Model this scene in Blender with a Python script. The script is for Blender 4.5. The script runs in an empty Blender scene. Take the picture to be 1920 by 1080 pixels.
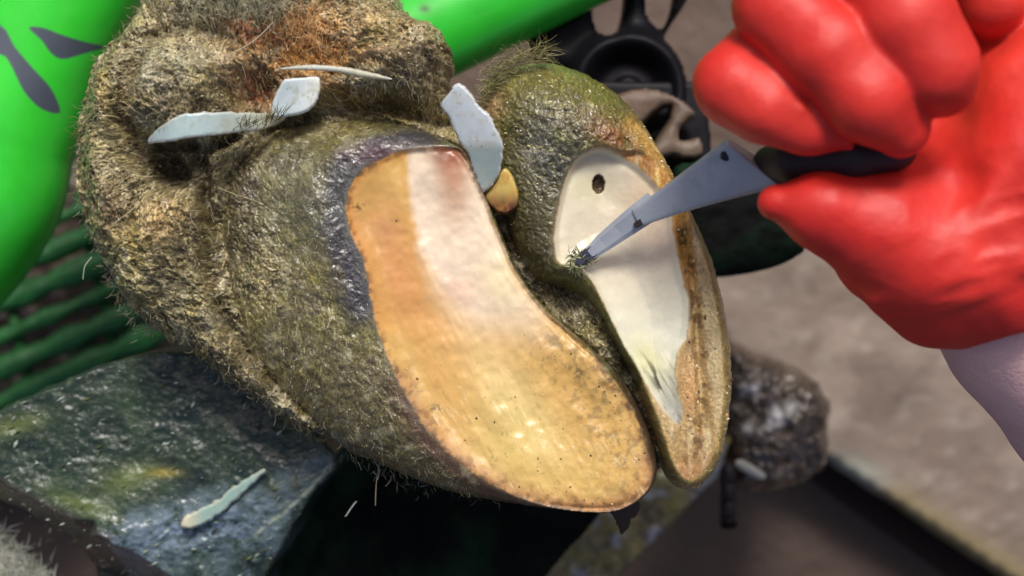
import bpy, math
import numpy as np
rng = np.random.default_rng(7)
S = bpy.context.scene
COL = S.collection

# ------------------------------------------------------------------ camera, light, exposure
SC = 0.32 / 1920.0            # metres per unit: the builders below work in units of 1/6 mm
CH = 3000.0                   # camera height above the level of the cut soles
cam_d = bpy.data.cameras.new('camera'); cam = bpy.data.objects.new('camera', cam_d); COL.objects.link(cam)
cam.location = (0, 0, CH * SC); cam_d.sensor_width = 36; cam_d.lens = 36 * (CH * SC) / 0.32
cam_d.clip_start = 0.01; cam_d.clip_end = 50
cam_d.dof.use_dof = True; cam_d.dof.focus_distance = (CH - 30) * SC; cam_d.dof.aperture_fstop = 7.0
S.camera = cam
SUN_EL, SUN_AZ = 52.0, 8.0    # azimuth clockwise from +Y
wd = bpy.data.worlds.new('World'); S.world = wd; wd.use_nodes = True
nt = wd.node_tree; sky = nt.nodes.new('ShaderNodeTexSky'); sky.sky_type = 'NISHITA'; sky.sun_disc = False
sky.sun_elevation = math.radians(SUN_EL); sky.sun_rotation = math.radians(SUN_AZ)
sky.air_density = 0.6; sky.dust_density = 4.0; sky.ozone_density = 0.4
nt.links.new(sky.outputs[0], nt.nodes['Background'].inputs[0]); nt.nodes['Background'].inputs[1].default_value = 0.105
sd = bpy.data.lights.new('sun', 'SUN'); sd.energy = 2.3; sd.angle = math.radians(14); sd.color = (1, .98, .94)
so = bpy.data.objects.new('sun', sd); COL.objects.link(so)
so.rotation_euler = (math.radians(-(90 - SUN_EL)), 0, math.radians(-SUN_AZ)); so.location = (0, .5, 1)
S.view_settings.view_transform = 'Standard'; S.view_settings.look = 'None'
S.view_settings.exposure = 0.3; S.view_settings.gamma = 1

# ------------------------------------------------------------------ small tools
def lin(c):
    c = np.asarray(c, float) / 255.0
    return np.where(c <= .04045, c / 12.92, ((c + .055) / 1.055) ** 2.4)
def sst(a, b, x):
    t = np.clip((x - a) / (b - a), 0, 1); return t * t * (3 - 2 * t)
_T = np.random.default_rng(3).random((256, 256))
def vn(x, y, s=0):
    x = np.asarray(x, float) + s * 17.31; y = np.asarray(y, float) + s * 41.7
    xi = np.floor(x).astype(int); yi = np.floor(y).astype(int)
    fx = x - xi; fy = y - yi; fx = fx * fx * (3 - 2 * fx); fy = fy * fy * (3 - 2 * fy)
    a = _T[xi & 255, yi & 255]; b = _T[(xi + 1) & 255, yi & 255]
    c = _T[xi & 255, (yi + 1) & 255]; d = _T[(xi + 1) & 255, (yi + 1) & 255]
    return (a * (1 - fx) + b * fx) * (1 - fy) + (c * (1 - fx) + d * fx) * fy
def fbm(x, y, s=0, o=4):
    r = 0; a = .5; t = 0
    for i in range(o):
        r = r + a * vn(x * 2 ** i, y * 2 ** i, s + i * 5); t += a; a *= .55
    return r / t * 2 - 1
def spline(pts, n=6, closed=True):
    p = np.array(pts, float); N = len(p); out = []
    for i in range(N if closed else N - 1):
        if closed: a, b, c, d = p[i - 1], p[i], p[(i + 1) % N], p[(i + 2) % N]
        else: a, b, c, d = p[max(i - 1, 0)], p[i], p[i + 1], p[min(i + 2, N - 1)]
        for k in range(n):
            t = k / n
            out.append(.5 * (2 * b + (c - a) * t + (2 * a - 5 * b + 4 * c - d) * t * t + (3 * b - a - 3 * c + d) * t ** 3))
    if not closed: out.append(p[-1])
    return np.array(out)
def sdpoly(poly, X, Y):
    """signed distance to a closed polygon, negative inside"""
    shp = X.shape; x = X.ravel(); y = Y.ravel()
    d = np.full(x.shape, 1e18); sg = np.zeros(x.shape, bool)
    A = poly; B = np.roll(poly, -1, 0)
    for (ax, ay), (bx, by) in zip(A, B):
        ex, ey = bx - ax, by - ay; L = ex * ex + ey * ey + 1e-9
        wx, wy = x - ax, y - ay
        t = np.clip((wx * ex + wy * ey) / L, 0, 1)
        q = (wx - ex * t) ** 2 + (wy - ey * t) ** 2
        d = np.minimum(d, q)
        if ay != by:
            cr = ((ay > y) != (by > y)) & (x < (bx - ax) * (y - ay) / (by - ay) + ax)
            sg ^= cr
    d = np.sqrt(d); return np.where(sg, -d, d).reshape(shp)
def sdline(pts, X, Y):
    d = np.full(X.shape, 1e18)
    for (ax, ay), (bx, by) in zip(pts[:-1], pts[1:]):
        ex, ey = bx - ax, by - ay; L = ex * ex + ey * ey + 1e-9
        t = np.clip(((X - ax) * ex + (Y - ay) * ey) / L, 0, 1)
        d = np.minimum(d, (X - ax - ex * t) ** 2 + (Y - ay - ey * t) ** 2)
    return np.sqrt(d)
def blob(X, Y, cx, cy, rx, ry, a=0, p=1.0):
    c, s = math.cos(math.radians(a)), math.sin(math.radians(a))
    u = ((X - cx) * c + (Y - cy) * s) / rx; v = (-(X - cx) * s + (Y - cy) * c) / ry
    return np.exp(-(u * u + v * v) ** p)
def mixc(col, m, rgb):
    m = np.clip(m, 0, 1)[..., None]; return col * (1 - m) + lin(rgb) * m
def W(px, py, zr):
    """picture-plane position seen at height zr -> scene position (metres)"""
    f = 1 - zr / CH
    return (np.asarray(px, float) - 960) * f * SC, (540 - np.asarray(py, float)) * f * SC

def tag(o, label=None, cat=None, group=None, kind=None):
    if label: o['label'] = label
    if cat: o['category'] = cat
    if group: o['group'] = group
    if kind: o['kind'] = kind
    return o
def empty(name, px, py, z, label, cat, group=None):
    o = bpy.data.objects.new(name, None); COL.objects.link(o); o.empty_display_size = .01
    x, y = W(px, py, z); o.location = (float(x), float(y), z * SC)
    return tag(o, label, cat, group)
def mesh(name, V, F, mats, parent=None, col=None, midx=None, smooth=True):
    """V in metres (scene space); F list of index rows or a (n,k) array"""
    V = np.array(V, float)
    if parent is not None: V = V - np.array(parent['_loc'] if '_loc' in parent else parent.location)
    me = bpy.data.meshes.new(name)
    F = np.asarray(F); n, k = F.shape
    me.vertices.add(len(V)); me.vertices.foreach_set('co', V.ravel())
    me.loops.add(n * k); me.loops.foreach_set('vertex_index', F.ravel().astype(np.int32))
    me.polygons.add(n); me.polygons.foreach_set('loop_start', (np.arange(n) * k).astype(np.int32))
    me.polygons.foreach_set('use_smooth', np.full(n, smooth))
    for m in (mats if isinstance(mats, (list, tuple)) else [mats]): me.materials.append(m)
    if midx is not None: me.polygons.foreach_set('material_index', midx.astype(np.int32))
    if col is not None:
        a = me.color_attributes.new('col', 'FLOAT_COLOR', 'POINT'); a.data.foreach_set('color', np.asarray(col, float).ravel())
    me.update(); me.validate()
    o = bpy.data.objects.new(name, me); COL.objects.link(o)
    if parent is not None: o.parent = parent
    return o

# ------------------------------------------------------------------ materials
def mat(name, rgb=(128, 128, 128), rough=.5, spec=.5, attr=False, sss=0, sssr=(.004, .002, .001), bump=0, bscale=2000,
        var=0, vscale=200, coat=0, metal=0, stretch=(1, 1, 1), bump2=0, b2scale=300, trans=0, tint2=None, alpha_rough=True, crough=.15):
    m = bpy.data.materials.new(name); m.use_nodes = True; t = m.node_tree; N = t.nodes; L = t.links
    b = N['Principled BSDF']; b.inputs['Roughness'].default_value = rough
    b.inputs['Specular IOR Level'].default_value = spec; b.inputs['Metallic'].default_value = metal
    if coat: b.inputs['Coat Weight'].default_value = coat; b.inputs['Coat Roughness'].default_value = crough
    if sss:
        b.inputs['Subsurface Weight'].default_value = sss; b.inputs['Subsurface Radius'].default_value = sssr
        b.inputs['Subsurface Scale'].default_value = 1.0
    if trans: b.inputs['Transmission Weight'].default_value = trans
    tc = N.new('ShaderNodeTexCoord'); mp = N.new('ShaderNodeMapping'); mp.inputs['Scale'].default_value = stretch
    L.new(tc.outputs['Object'], mp.inputs[0])
    if attr:
        a = N.new('ShaderNodeAttribute'); a.attribute_name = 'col'; src = a.outputs['Color']
        if alpha_rough: L.new(a.outputs['Alpha'], b.inputs['Roughness'])
    else:
        r = N.new('ShaderNodeRGB'); r.outputs[0].default_value = (*lin(rgb), 1); src = r.outputs[0]
    if tint2 is not None:
        n = N.new('ShaderNodeTexNoise'); n.inputs['Scale'].default_value = vscale * .5; n.inputs['Detail'].default_value = 6
        L.new(mp.outputs[0], n.inputs[0]); cr = N.new('ShaderNodeValToRGB')
        cr.color_ramp.elements[0].position = .42; cr.color_ramp.elements[1].position = .62
        L.new(n.outputs[0], cr.inputs[0]); mx = N.new('ShaderNodeMix'); mx.data_type = 'RGBA'
        L.new(cr.outputs[0], mx.inputs[0]); L.new(src, mx.inputs[6]); mx.inputs[7].default_value = (*lin(tint2), 1); src = mx.outputs[2]
    if var:
        n = N.new('ShaderNodeTexNoise'); n.inputs['Scale'].default_value = vscale; n.inputs['Detail'].default_value = 8
        n.inputs['Roughness'].default_value = .65
        L.new(mp.outputs[0], n.inputs[0]); mr = N.new('ShaderNodeMapRange')
        mr.inputs[1].default_value = .3; mr.inputs[2].default_value = .7; mr.inputs[3].default_value = 1 - var; mr.inputs[4].default_value = 1 + var
        L.new(n.outputs[0], mr.inputs[0]); mx = N.new('ShaderNodeVectorMath'); mx.operation = 'SCALE'
        L.new(src, mx.inputs[0]); L.new(mr.outputs[0], mx.inputs['Scale']); src = mx.outputs[0]
    L.new(src, b.inputs['Base Color'])
    prev = None
    for st, sc in ((bump, bscale), (bump2, b2scale)):
        if st:
            n = N.new('ShaderNodeTexNoise'); n.inputs['Scale'].default_value = sc; n.inputs['Detail'].default_value = 4
            L.new(mp.outputs[0], n.inputs[0]); bp = N.new('ShaderNodeBump'); bp.inputs['Strength'].default_value = 1
            bp.inputs['Distance'].default_value = st
            L.new(n.outputs[0], bp.inputs['Height'])
            if prev: L.new(prev.outputs[0], bp.inputs['Normal'])
            prev = bp
    if prev: L.new(prev.outputs[0], b.inputs['Normal'])
    return m
M = dict(
    skin=mat('muddy_hide', attr=True, coat=.3, crough=.22, bump=.0003, bscale=2500, var=.25, vscale=1500),
    wall=mat('dirty_horn', attr=True, coat=.45, crough=.18, bump=.00025, bscale=2600, var=.2, vscale=1500),
    sole=mat('cut_horn', attr=True, bump=.00006, bscale=900, var=.06, vscale=300, sss=.22, sssr=(.0022, .0012, .0007), spec=.5),
    hair=mat('hair', attr=True, spec=.4),
    shaving=mat('horn_shaving', attr=True, trans=.08, sss=.6, sssr=(.003, .003, .003), bump=.00005, bscale=700, var=.06, vscale=400, alpha_rough=True),
    green=mat('green_paint', (38, 205, 52), .28, attr=True, var=.1, vscale=60, coat=.3, bump=.0004, bscale=25, alpha_rough=True),
    glove=mat('red_rubber', (208, 42, 34), .5, sss=.1, sssr=(.006, .001, .001), bump=.00006, bscale=2500, bump2=.0011, b2scale=60, var=.14, vscale=45, spec=.45, tint2=(210, 54, 42)),
    sleeve=mat('mauve_cloth', (226, 180, 176), .8, bump=.0003, bscale=900, bump2=.004, b2scale=22, var=.12, vscale=30),
    steel=mat('knife_steel', (178, 182, 188), .34, metal=.25, var=.3, vscale=90, bump=.0002, bscale=300, tint2=(128, 134, 146)),
    darkhandle=mat('dark_handle', (34, 22, 26), .6),
    floor=mat('concrete', (92, 74, 62), .7, bump=.004, bscale=40, var=.3, vscale=22, tint2=(72, 56, 46), bump2=.001, b2scale=200),
    rust=mat('rusty_steel', (98, 70, 56), .55, bump=.0012, bscale=120, var=.3, vscale=50, tint2=(96, 84, 70)),
    plate=mat('muddy_plate', (120, 112, 72), .3, bump=.003, bscale=70, var=.25, vscale=60, tint2=(128, 124, 122), coat=.3),
    clod=mat('wet_mud', (70, 56, 44), .25, bump=.006, bscale=70, var=.35, vscale=60, tint2=(104, 92, 84), coat=.8),
    black=mat('black_iron', (17, 16, 21), .5, bump=.0001, bscale=120, var=.2, vscale=40, spec=.15),
    rubber=mat('rubber_and_shade', (10, 13, 11), .8, bump=.002, bscale=110, tint2=(16, 44, 26), vscale=50, var=.3, spec=.12),  # shared by the black fitting and the added shade sheet under the claw
    block=mat('dark_stone', attr=True, bump=.00035, bscale=500, bump2=.0007, b2scale=120, var=.2, vscale=700),
    grate=mat('green_plastic', (32, 92, 40), .5, bump=.0015, bscale=120, var=.35, vscale=90),
    bits=mat('bits', attr=True, spec=.6),
)

# ------------------------------------------------------------------ solid with a relief top
class Relief: pass
def relief(name, sdf, bbox, step, ztop, zrim, depth, paint, m, parent=None, zref=0.0, split=None, edge=30.0):
    """closed body: an outline, a relief top surface and a rounded underside. split(X,Y)->mask gives a second object"""
    x0, y0, x1, y1 = bbox
    gx = np.arange(x0, x1 + step, step, float); gy = np.arange(y0, y1 + step, step, float)
    X, Y = np.meshgrid(gx, gy, indexing='ij'); D = sdf(X, Y)
    ins = D < step * .6
    cell = ins[:-1, :-1] & ins[1:, :-1] & ins[:-1, 1:] & ins[1:, 1:]
    used = np.zeros_like(ins)
    for a in (slice(0, -1), slice(1, None)):
        for b in (slice(0, -1), slice(1, None)): used[a, b] |= cell
    full = np.zeros_like(ins); n4 = np.zeros(ins.shape, int)
    for a in (slice(0, -1), slice(1, None)):
        for b in (slice(0, -1), slice(1, None)): n4[a, b] += cell
    border = used & (n4 < 4)
    gxD, gyD = np.gradient(D, step)
    gl = np.sqrt(gxD ** 2 + gyD ** 2) + 1e-6
    PX = np.where(border, X - np.clip(D, -step * 1.5, step * 1.5) * gxD / gl, X)
    PY = np.where(border, Y - np.clip(D, -step * 1.5, step * 1.5) * gyD / gl, Y)
    d = np.maximum(-D, 0)
    Z = ztop(X, Y, d); ZR = zrim(X, Y) if callable(zrim) else np.full(X.shape, float(zrim))
    Z = np.where(border, ZR, np.maximum(Z, ZR))
    t = np.clip(d / max(edge * 3, 1), 0, 1)
    ZB = np.where(border, ZR, ZR - depth * np.sqrt(1 - (1 - t) ** 2))
    idt = np.full(X.shape, -1); nt_ = used.sum(); idt[used] = np.arange(nt_)
    idb = idt.copy(); inner = used & ~border; nb = inner.sum(); idb[inner] = nt_ + np.arange(nb)
    wx, wy = W(PX, PY, zref)
    V = np.concatenate([np.stack([wx[used], wy[used], Z[used] * SC], 1), np.stack([wx[inner], wy[inner], ZB[inner] * SC], 1)])
    def quads(ids, flip):
        q = np.stack([ids[:-1, :-1][cell], ids[1:, :-1][cell], ids[1:, 1:][cell], ids[:-1, 1:][cell]], 1)
        return q[:, ::-1] if not flip else q
    # y grows downwards on the picture, so a grid quad taken in order faces down
    Ft = quads(idt, False); Fb = quads(idb, True)
    if paint is not None:
        C = paint(X, Y, Z, D)
        col = np.concatenate([C[used], C[inner] * np.array([.6, .6, .6, 1])])
    else: col = None
    R = Relief(); R.gx, R.gy, R.Z, R.D, R.zref, R.step, R.bbox = gx, gy, Z, D, zref, step, bbox
    def sample(px, py):
        i = np.clip(((np.asarray(px) - x0) / step).astype(int), 0, len(gx) - 2); j = np.clip(((np.asarray(py) - y0) / step).astype(int), 0, len(gy) - 2)
        return Z[i, j], D[i, j]
    R.sample = sample
    if split is not None:
        ms = split(X, Y)[:-1, :-1][cell]
        def sub(F):
            u, inv = np.unique(F.ravel(), return_inverse=True); return V[u], inv.reshape(F.shape), (col[u] if col is not None else None)
        v, f, c = sub(np.concatenate([Ft[~ms], Fb])); R.o = mesh(name[0], v, f, m[0], parent, c)
        v, f, c = sub(Ft[ms]); R.o2 = mesh(name[1], v, f, m[1], parent, c)
    else:
        R.o = mesh(name, V, np.concatenate([Ft, Fb]), m, parent, col)
    return R

def tubes(C, R, sides=3):
    """C (n,k,3) centres, R (n,k) radii -> verts, quads"""
    n, k, _ = C.shape
    T = np.gradient(C, axis=1); T /= np.linalg.norm(T, axis=2, keepdims=True) + 1e-12
    up = np.array([0.03, 0.02, 1.0]); A = np.cross(T, up); A /= np.linalg.norm(A, axis=2, keepdims=True) + 1e-9; B = np.cross(A, T)
    vs = []
    for s in range(sides):
        a = 2 * math.pi * s / sides; vs.append(C + (A * math.cos(a) + B * math.sin(a)) * R[..., None])
    V = np.stack(vs, 2).reshape(-1, 3)
    base = (np.arange(n) * k * sides)[:, None, None] + (np.arange(k - 1) * sides)[None, :, None]
    q = []
    for s in range(sides):
        s2 = (s + 1) % sides
        q.append(np.stack([base + s, base + s2, base + s2 + sides, base + s + sides], -1)[:, :, 0])
    return V, np.stack(q, 2).reshape(-1, 4)
def hairs(name, parent, px, py, z, ang, length, rad, cols, lift=.3, curl=.6, k=5, zref=0, m='hair', rough=.5, sag=0.0):
    """strands rooted at px,py,z, running along ang (picture angle), lengths in units"""
    n = len(px); t = np.linspace(0, 1, k)[None, :]
    cu = rng.normal(0, curl, n)[:, None]; lf = np.abs(rng.normal(lift, lift * .5 + .02, n))[:, None]
    a = ang[:, None] + cu * t; L = length[:, None]
    dx = np.cumsum(np.cos(a), 1) / k * L; dy = np.cumsum(np.sin(a), 1) / k * L
    wx, wy = W(px[:, None] + dx, py[:, None] + dy, zref)
    zz = (z[:, None] + L * lf * t * (1 - .55 * t) - sag * L * t * t) * SC
    C = np.stack([wx, wy, zz], 2); R = (rad[:, None] * (1 - .75 * t) * SC)
    V, F = tubes(C, R); c = np.repeat(cols[:, None, :], k * 3, 1).reshape(-1, 3)
    c = np.concatenate([c, np.full((len(c), 1), rough)], 1)
    return mesh(name, V, F, M[m], parent, c)
def capsule_strokes(shape, bbox, step, n, ang, L0, L1, curl=.8, inside=None):
    """raster of short crossing fibres; returns height 0..1 and tone -1..1"""
    x0, y0, x1, y1 = bbox; H = np.zeros(shape); T = np.zeros(shape)
    px = rng.uniform(x0, x1, n); py = rng.uniform(y0, y1, n); h = np.sort(rng.random(n)); tone = rng.normal(0, 1, n)
    a = ang(px, py) + rng.normal(0, .35, n); L = rng.uniform(L0, L1, n); k = int(L1 / step) + 1
    c = rng.normal(0, curl, n) / k
    t = np.arange(k)[None, :]
    aa = a[:, None] + c[:, None] * t
    X = px[:, None] + np.cumsum(np.cos(aa), 1) * step; Y = py[:, None] + np.cumsum(np.sin(aa), 1) * step
    ok = (t * step < L[:, None])
    i = ((X - x0) / step).astype(int); j = ((Y - y0) / step).astype(int)
    ok &= (i >= 0) & (j >= 0) & (i < shape[0]) & (j < shape[1])
    hh = np.repeat(h[:, None], k, 1)[ok]; tt = np.repeat(tone[:, None], k, 1)[ok]
    H[i[ok], j[ok]] = hh; T[i[ok], j[ok]] = tt
    return H, T
def rgba(c, r): return np.concatenate([np.clip(c, 0, 1), np.broadcast_to(np.asarray(r, float)[..., None] if np.ndim(r) else np.full(c.shape[:-1] + (1,), r), c.shape[:-1] + (1,))], -1)

# ------------------------------------------------------------------ cow foot
foot = empty('cow_foot', 700, 520, -240, 'muddy upturned cow foot with two claws whose soles are freshly pared to pale horn', 'cow foot')
CL = spline([(410, 300), (470, 245), (560, 214), (660, 204), (760, 222), (830, 252), (880, 288), (912, 360), (940, 430), (975, 510), (1030, 580), (1100, 640), (1165, 700),
             (1208, 770), (1236, 850), (1238, 905), (1205, 945), (1140, 966), (1040, 962), (940, 955), (850, 940), (760, 910), (690, 880), (632, 855), (560, 790), (480, 720),
             (430, 640), (402, 560), (386, 470), (388, 380)])
SK = spline([(320, -170), (225, 10), (152, 92), (118, 200), (108, 340), (136, 435), (168, 500), (206, 560), (245, 610), (330, 665), (440, 745), (560, 820),
             (700, 840), (900, 800), (1120, 760), (1215, 885), (1262, 880), (1270, 800), (1200, 640), (1190, 450), (1180, 300), (1100, 180), (980, 150), (900, 185), (855, 205), (838, 150), (845, 90), (812, 35), (745, -5), (700, -170)])
SKB = (90, -170, 1290, 910)
def jag(X, Y, a=5, f=1 / 14.): return a * fbm(X * f, Y * f, 9, 3)
def sdf_skin(X, Y): return sdpoly(SK, X, Y) + jag(X, Y, 7)
def flow_skin(x, y):
    a = np.arctan2(y - 190, x - 330) + 1.9
    b = 0.9 + 2.2 * (vn(x / 150, y / 150, 4) - .5)
    w = np.exp(-(((x - 330) / 190) ** 2 + ((y - 190) / 160) ** 2))
    return a * w + b * (1 - w)
H1, T1 = capsule_strokes((601, 541), SKB, 2.0, 60000, flow_skin, 10, 60)
def z_skin(X, Y, d):
    z = -150 + 150 * np.sqrt(1 - (1 - np.clip(d / 150, 0, 1)) ** 2)
    z += 110 * blob(X, Y, 345, 165, 120, 92, -15, 1.5)
    z += 40 * np.exp(-(sdline([(250, 60), (205, 150), (180, 290), (200, 420), (250, 540)], X, Y) / 34) ** 2)
    z -= 42 * np.exp(-(sdline([(262, 120), (232, 210), (250, 290)], X, Y) / 22) ** 2)
    z -= 110 * blob(X, Y, 318, 314, 50, 32, 20, 1.4); z -= 45 * np.exp(-(sdline([(290, 272), (400, 268), (500, 232), (600, 206), (720, 196), (830, 225)], X, Y) / 17) ** 2)
    z -= 60 * np.exp(-(sdline([(372, 300), (384, 400), (388, 500), (410, 600), (450, 680)], X, Y) / 17) ** 2)
    z += 60 * blob(X, Y, 305, 430, 50, 75, 20, 1.4)
    z += 30 * np.exp(-(sdline([(335, 280), (362, 350), (372, 430)], X, Y) / 13) ** 2)
    z += 105 * blob(X, Y, 740, 85, 125, 82, 12, 1.5)
    z += 45 * blob(X, Y, 420, 0, 130, 50, 0)
    z -= 80 * blob(X, Y, 478, 172, 52, 46, 0, 1.3)
    z -= 45 * blob(X, Y, 585, 112, 80, 48, 8)
    z -= 40 * np.exp(-(sdline([(480, 240), (600, 190), (720, 185), (850, 215)], X, Y) / 26) ** 2)
    z += 18 * np.exp(-(sdline([(560, 165), (700, 158), (800, 185)], X, Y) / 22) ** 2)
    cl = blob(X, Y, 980, 440, 110, 190, -32, 1.5); z = z * (1 - cl) + cl * (-75 + 14 * fbm(X / 30, Y / 30, 2))
    z -= 75 * sst(6, -30, sdpoly(CL, X, Y))
    z += 24 * fbm(X / 60, Y / 60, 1) + 9 * fbm(X / 18, Y / 18, 6) + 8 * (H1 - .3)
    wx_ = X + 20 * fbm(X / 30, Y / 30, 101); wy_ = Y + 20 * fbm(X / 30, Y / 30, 102)
    sm_ = np.clip(1 - blob(X, Y, 345, 160, 105, 80, -15, 2) * .7 - .5 * blob(X, Y, 600, 90, 120, 60), 0, 1)
    z -= 10 * np.clip(1 - np.abs(fbm(wx_ / 55, wy_ / 55, 103)) * 5, 0, 1) * (1 - cl * .6) * sm_
    z -= 16 * np.exp(-((np.sqrt(((X - 350) / 140) ** 2 + ((Y - 165) / 112) ** 2) - 1) / .09) ** 2)
    z += 6 * np.clip(fbm(wx_ / 18, wy_ / 18, 104) * 3 - .4, 0, 1)
    return z
def p_skin(X, Y, Z, D):
    n = fbm(X / 40, Y / 40, 11); c = np.broadcast_to(lin((120, 112, 80)), X.shape + (3,)).copy()
    c = mixc(c, sst(-.1, .5, n) * .6, (156, 142, 98)); c = mixc(c, sst(0, .6, -n) * .6, (92, 80, 46))
    c = mixc(c, .75 * blob(X, Y, 345, 140, 95, 60, 0), (140, 136, 112))
    c = mixc(c, .6 * blob(X, Y, 370, 205, 80, 35, 0), (100, 82, 66))
    c = mixc(c, .9 * blob(X, Y, 590, 75, 130, 50, 5), (196, 132, 70)); c = mixc(c, .9 * blob(X, Y, 570, 112, 70, 26, 0), (226, 160, 84))
    c = mixc(c, .85 * blob(X, Y, 475, 165, 50, 45, 0), (128, 72, 48)); c = mixc(c, .6 * blob(X, Y, 470, 60, 40, 18, 20), (190, 112, 70))
    c = mixc(c, .75 * blob(X, Y, 620, 165, 80, 18, 8), (128, 88, 44))
    c = mixc(c, .7 * blob(X, Y, 720, 60, 110, 45, 10), (150, 132, 88)); c = mixc(c, .75 * blob(X, Y, 800, 120, 50, 60, 0), (92, 80, 66))
    c = mixc(c, .6 * blob(X, Y, 440, 8, 110, 28, 0), (130, 130, 100))
    c = mixc(c, .8 * blob(X, Y, 255, 465, 38, 55, 0), (158, 142, 78)); c = mixc(c, .75 * blob(X, Y, 315, 415, 42, 50, 20), (172, 142, 92))
    c = mixc(c, .6 * blob(X, Y, 203, 175, 10, 45, 0), (150, 128, 62)); c = mixc(c, .5 * blob(X, Y, 240, 260, 30, 50, -20), (158, 148, 104))
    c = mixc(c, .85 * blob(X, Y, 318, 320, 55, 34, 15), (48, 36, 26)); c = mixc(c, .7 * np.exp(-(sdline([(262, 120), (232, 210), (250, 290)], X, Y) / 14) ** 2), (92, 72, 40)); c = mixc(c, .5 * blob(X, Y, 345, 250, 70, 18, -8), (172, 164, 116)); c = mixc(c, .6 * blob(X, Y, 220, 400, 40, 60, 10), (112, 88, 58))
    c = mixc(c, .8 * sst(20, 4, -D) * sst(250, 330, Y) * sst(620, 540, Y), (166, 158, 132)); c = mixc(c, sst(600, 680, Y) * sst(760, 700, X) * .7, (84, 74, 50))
    c = mixc(c, .8 * np.exp(-(sdline([(372, 300), (384, 400), (388, 500), (410, 600)], X, Y) / 16) ** 2), (66, 56, 26)); c = mixc(c, .8 * np.exp(-(sdline([(290, 272), (400, 268), (500, 232)], X, Y) / 12) ** 2), (60, 46, 28)); c = mixc(c, .7 * blob(X, Y, 700, 190, 170, 24, 6), (124, 102, 52))  # includes the shadow line under the long flake, painted in
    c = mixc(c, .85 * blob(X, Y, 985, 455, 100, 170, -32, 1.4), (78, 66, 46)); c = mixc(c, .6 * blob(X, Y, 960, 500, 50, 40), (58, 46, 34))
    c = mixc(c, .85 * np.exp(-(sdline([(400, 670), (520, 760), (610, 840)], X, Y) / 34) ** 2), (86, 78, 54))
    c = mixc(c, sst(720, 1000, X) * sst(400, 100, Y) * .4, (120, 104, 60))
    wx_ = X + 20 * fbm(X / 30, Y / 30, 101); wy_ = Y + 20 * fbm(X / 30, Y / 30, 102)
    c = mixc(c, sst(.15, .5, fbm(wx_ / 26, wy_ / 26, 105)) * .55, (176, 166, 136)); c = mixc(c, sst(.2, .5, fbm(wx_ / 22, wy_ / 22, 106)) * .5, (84, 66, 46))
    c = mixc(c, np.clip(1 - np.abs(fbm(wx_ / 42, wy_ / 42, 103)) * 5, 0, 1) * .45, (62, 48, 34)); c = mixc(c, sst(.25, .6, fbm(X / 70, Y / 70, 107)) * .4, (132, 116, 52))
    tone = np.exp(.40 * T1) * (.98 + .5 * H1); c = c * tone[..., None]
    c = mixc(c, (T1 > 1.5) * (H1 > .4) * .55, (196, 184, 150))
    return rgba(c, np.clip(.4 + .12 * n, .25, .8))
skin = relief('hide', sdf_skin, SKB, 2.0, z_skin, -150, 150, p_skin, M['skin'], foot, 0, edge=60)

# --- left claw
SL = spline([(690, 315), (750, 286), (800, 278), (845, 276), (872, 290), (905, 362), (932, 430), (967, 510), (1022, 582), (1092, 645), (1140, 700), (1185, 770), (1215, 850),
             (1220, 900), (1190, 938), (1135, 958), (1040, 950), (960, 925), (880, 880), (815, 820), (765, 745), (728, 670), (705, 600), (685, 500), (660, 440), (652, 385), (662, 345)])
WH = spline([(765, 288), (800, 279), (860, 280), (882, 310), (905, 365), (932, 432), (967, 512), (1020, 590), (1060, 700), (980, 690), (905, 650), (850, 590), (800, 505), (782, 440), (768, 370)])
BL = (370, 190, 1250, 980)
def flow_l(x, y): return 1.05 + .9 * (vn(x / 120, y / 120, 8) - .5) + np.where(y < 300, -.8, 0)
H2, T2 = capsule_strokes((441, 396), BL, 2.0, 60000, flow_l, 6, 34)
def sdf_cl(X, Y): return sdpoly(CL, X, Y) + jag(X, Y, 3.5) * sst(900, 700, X)
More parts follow.
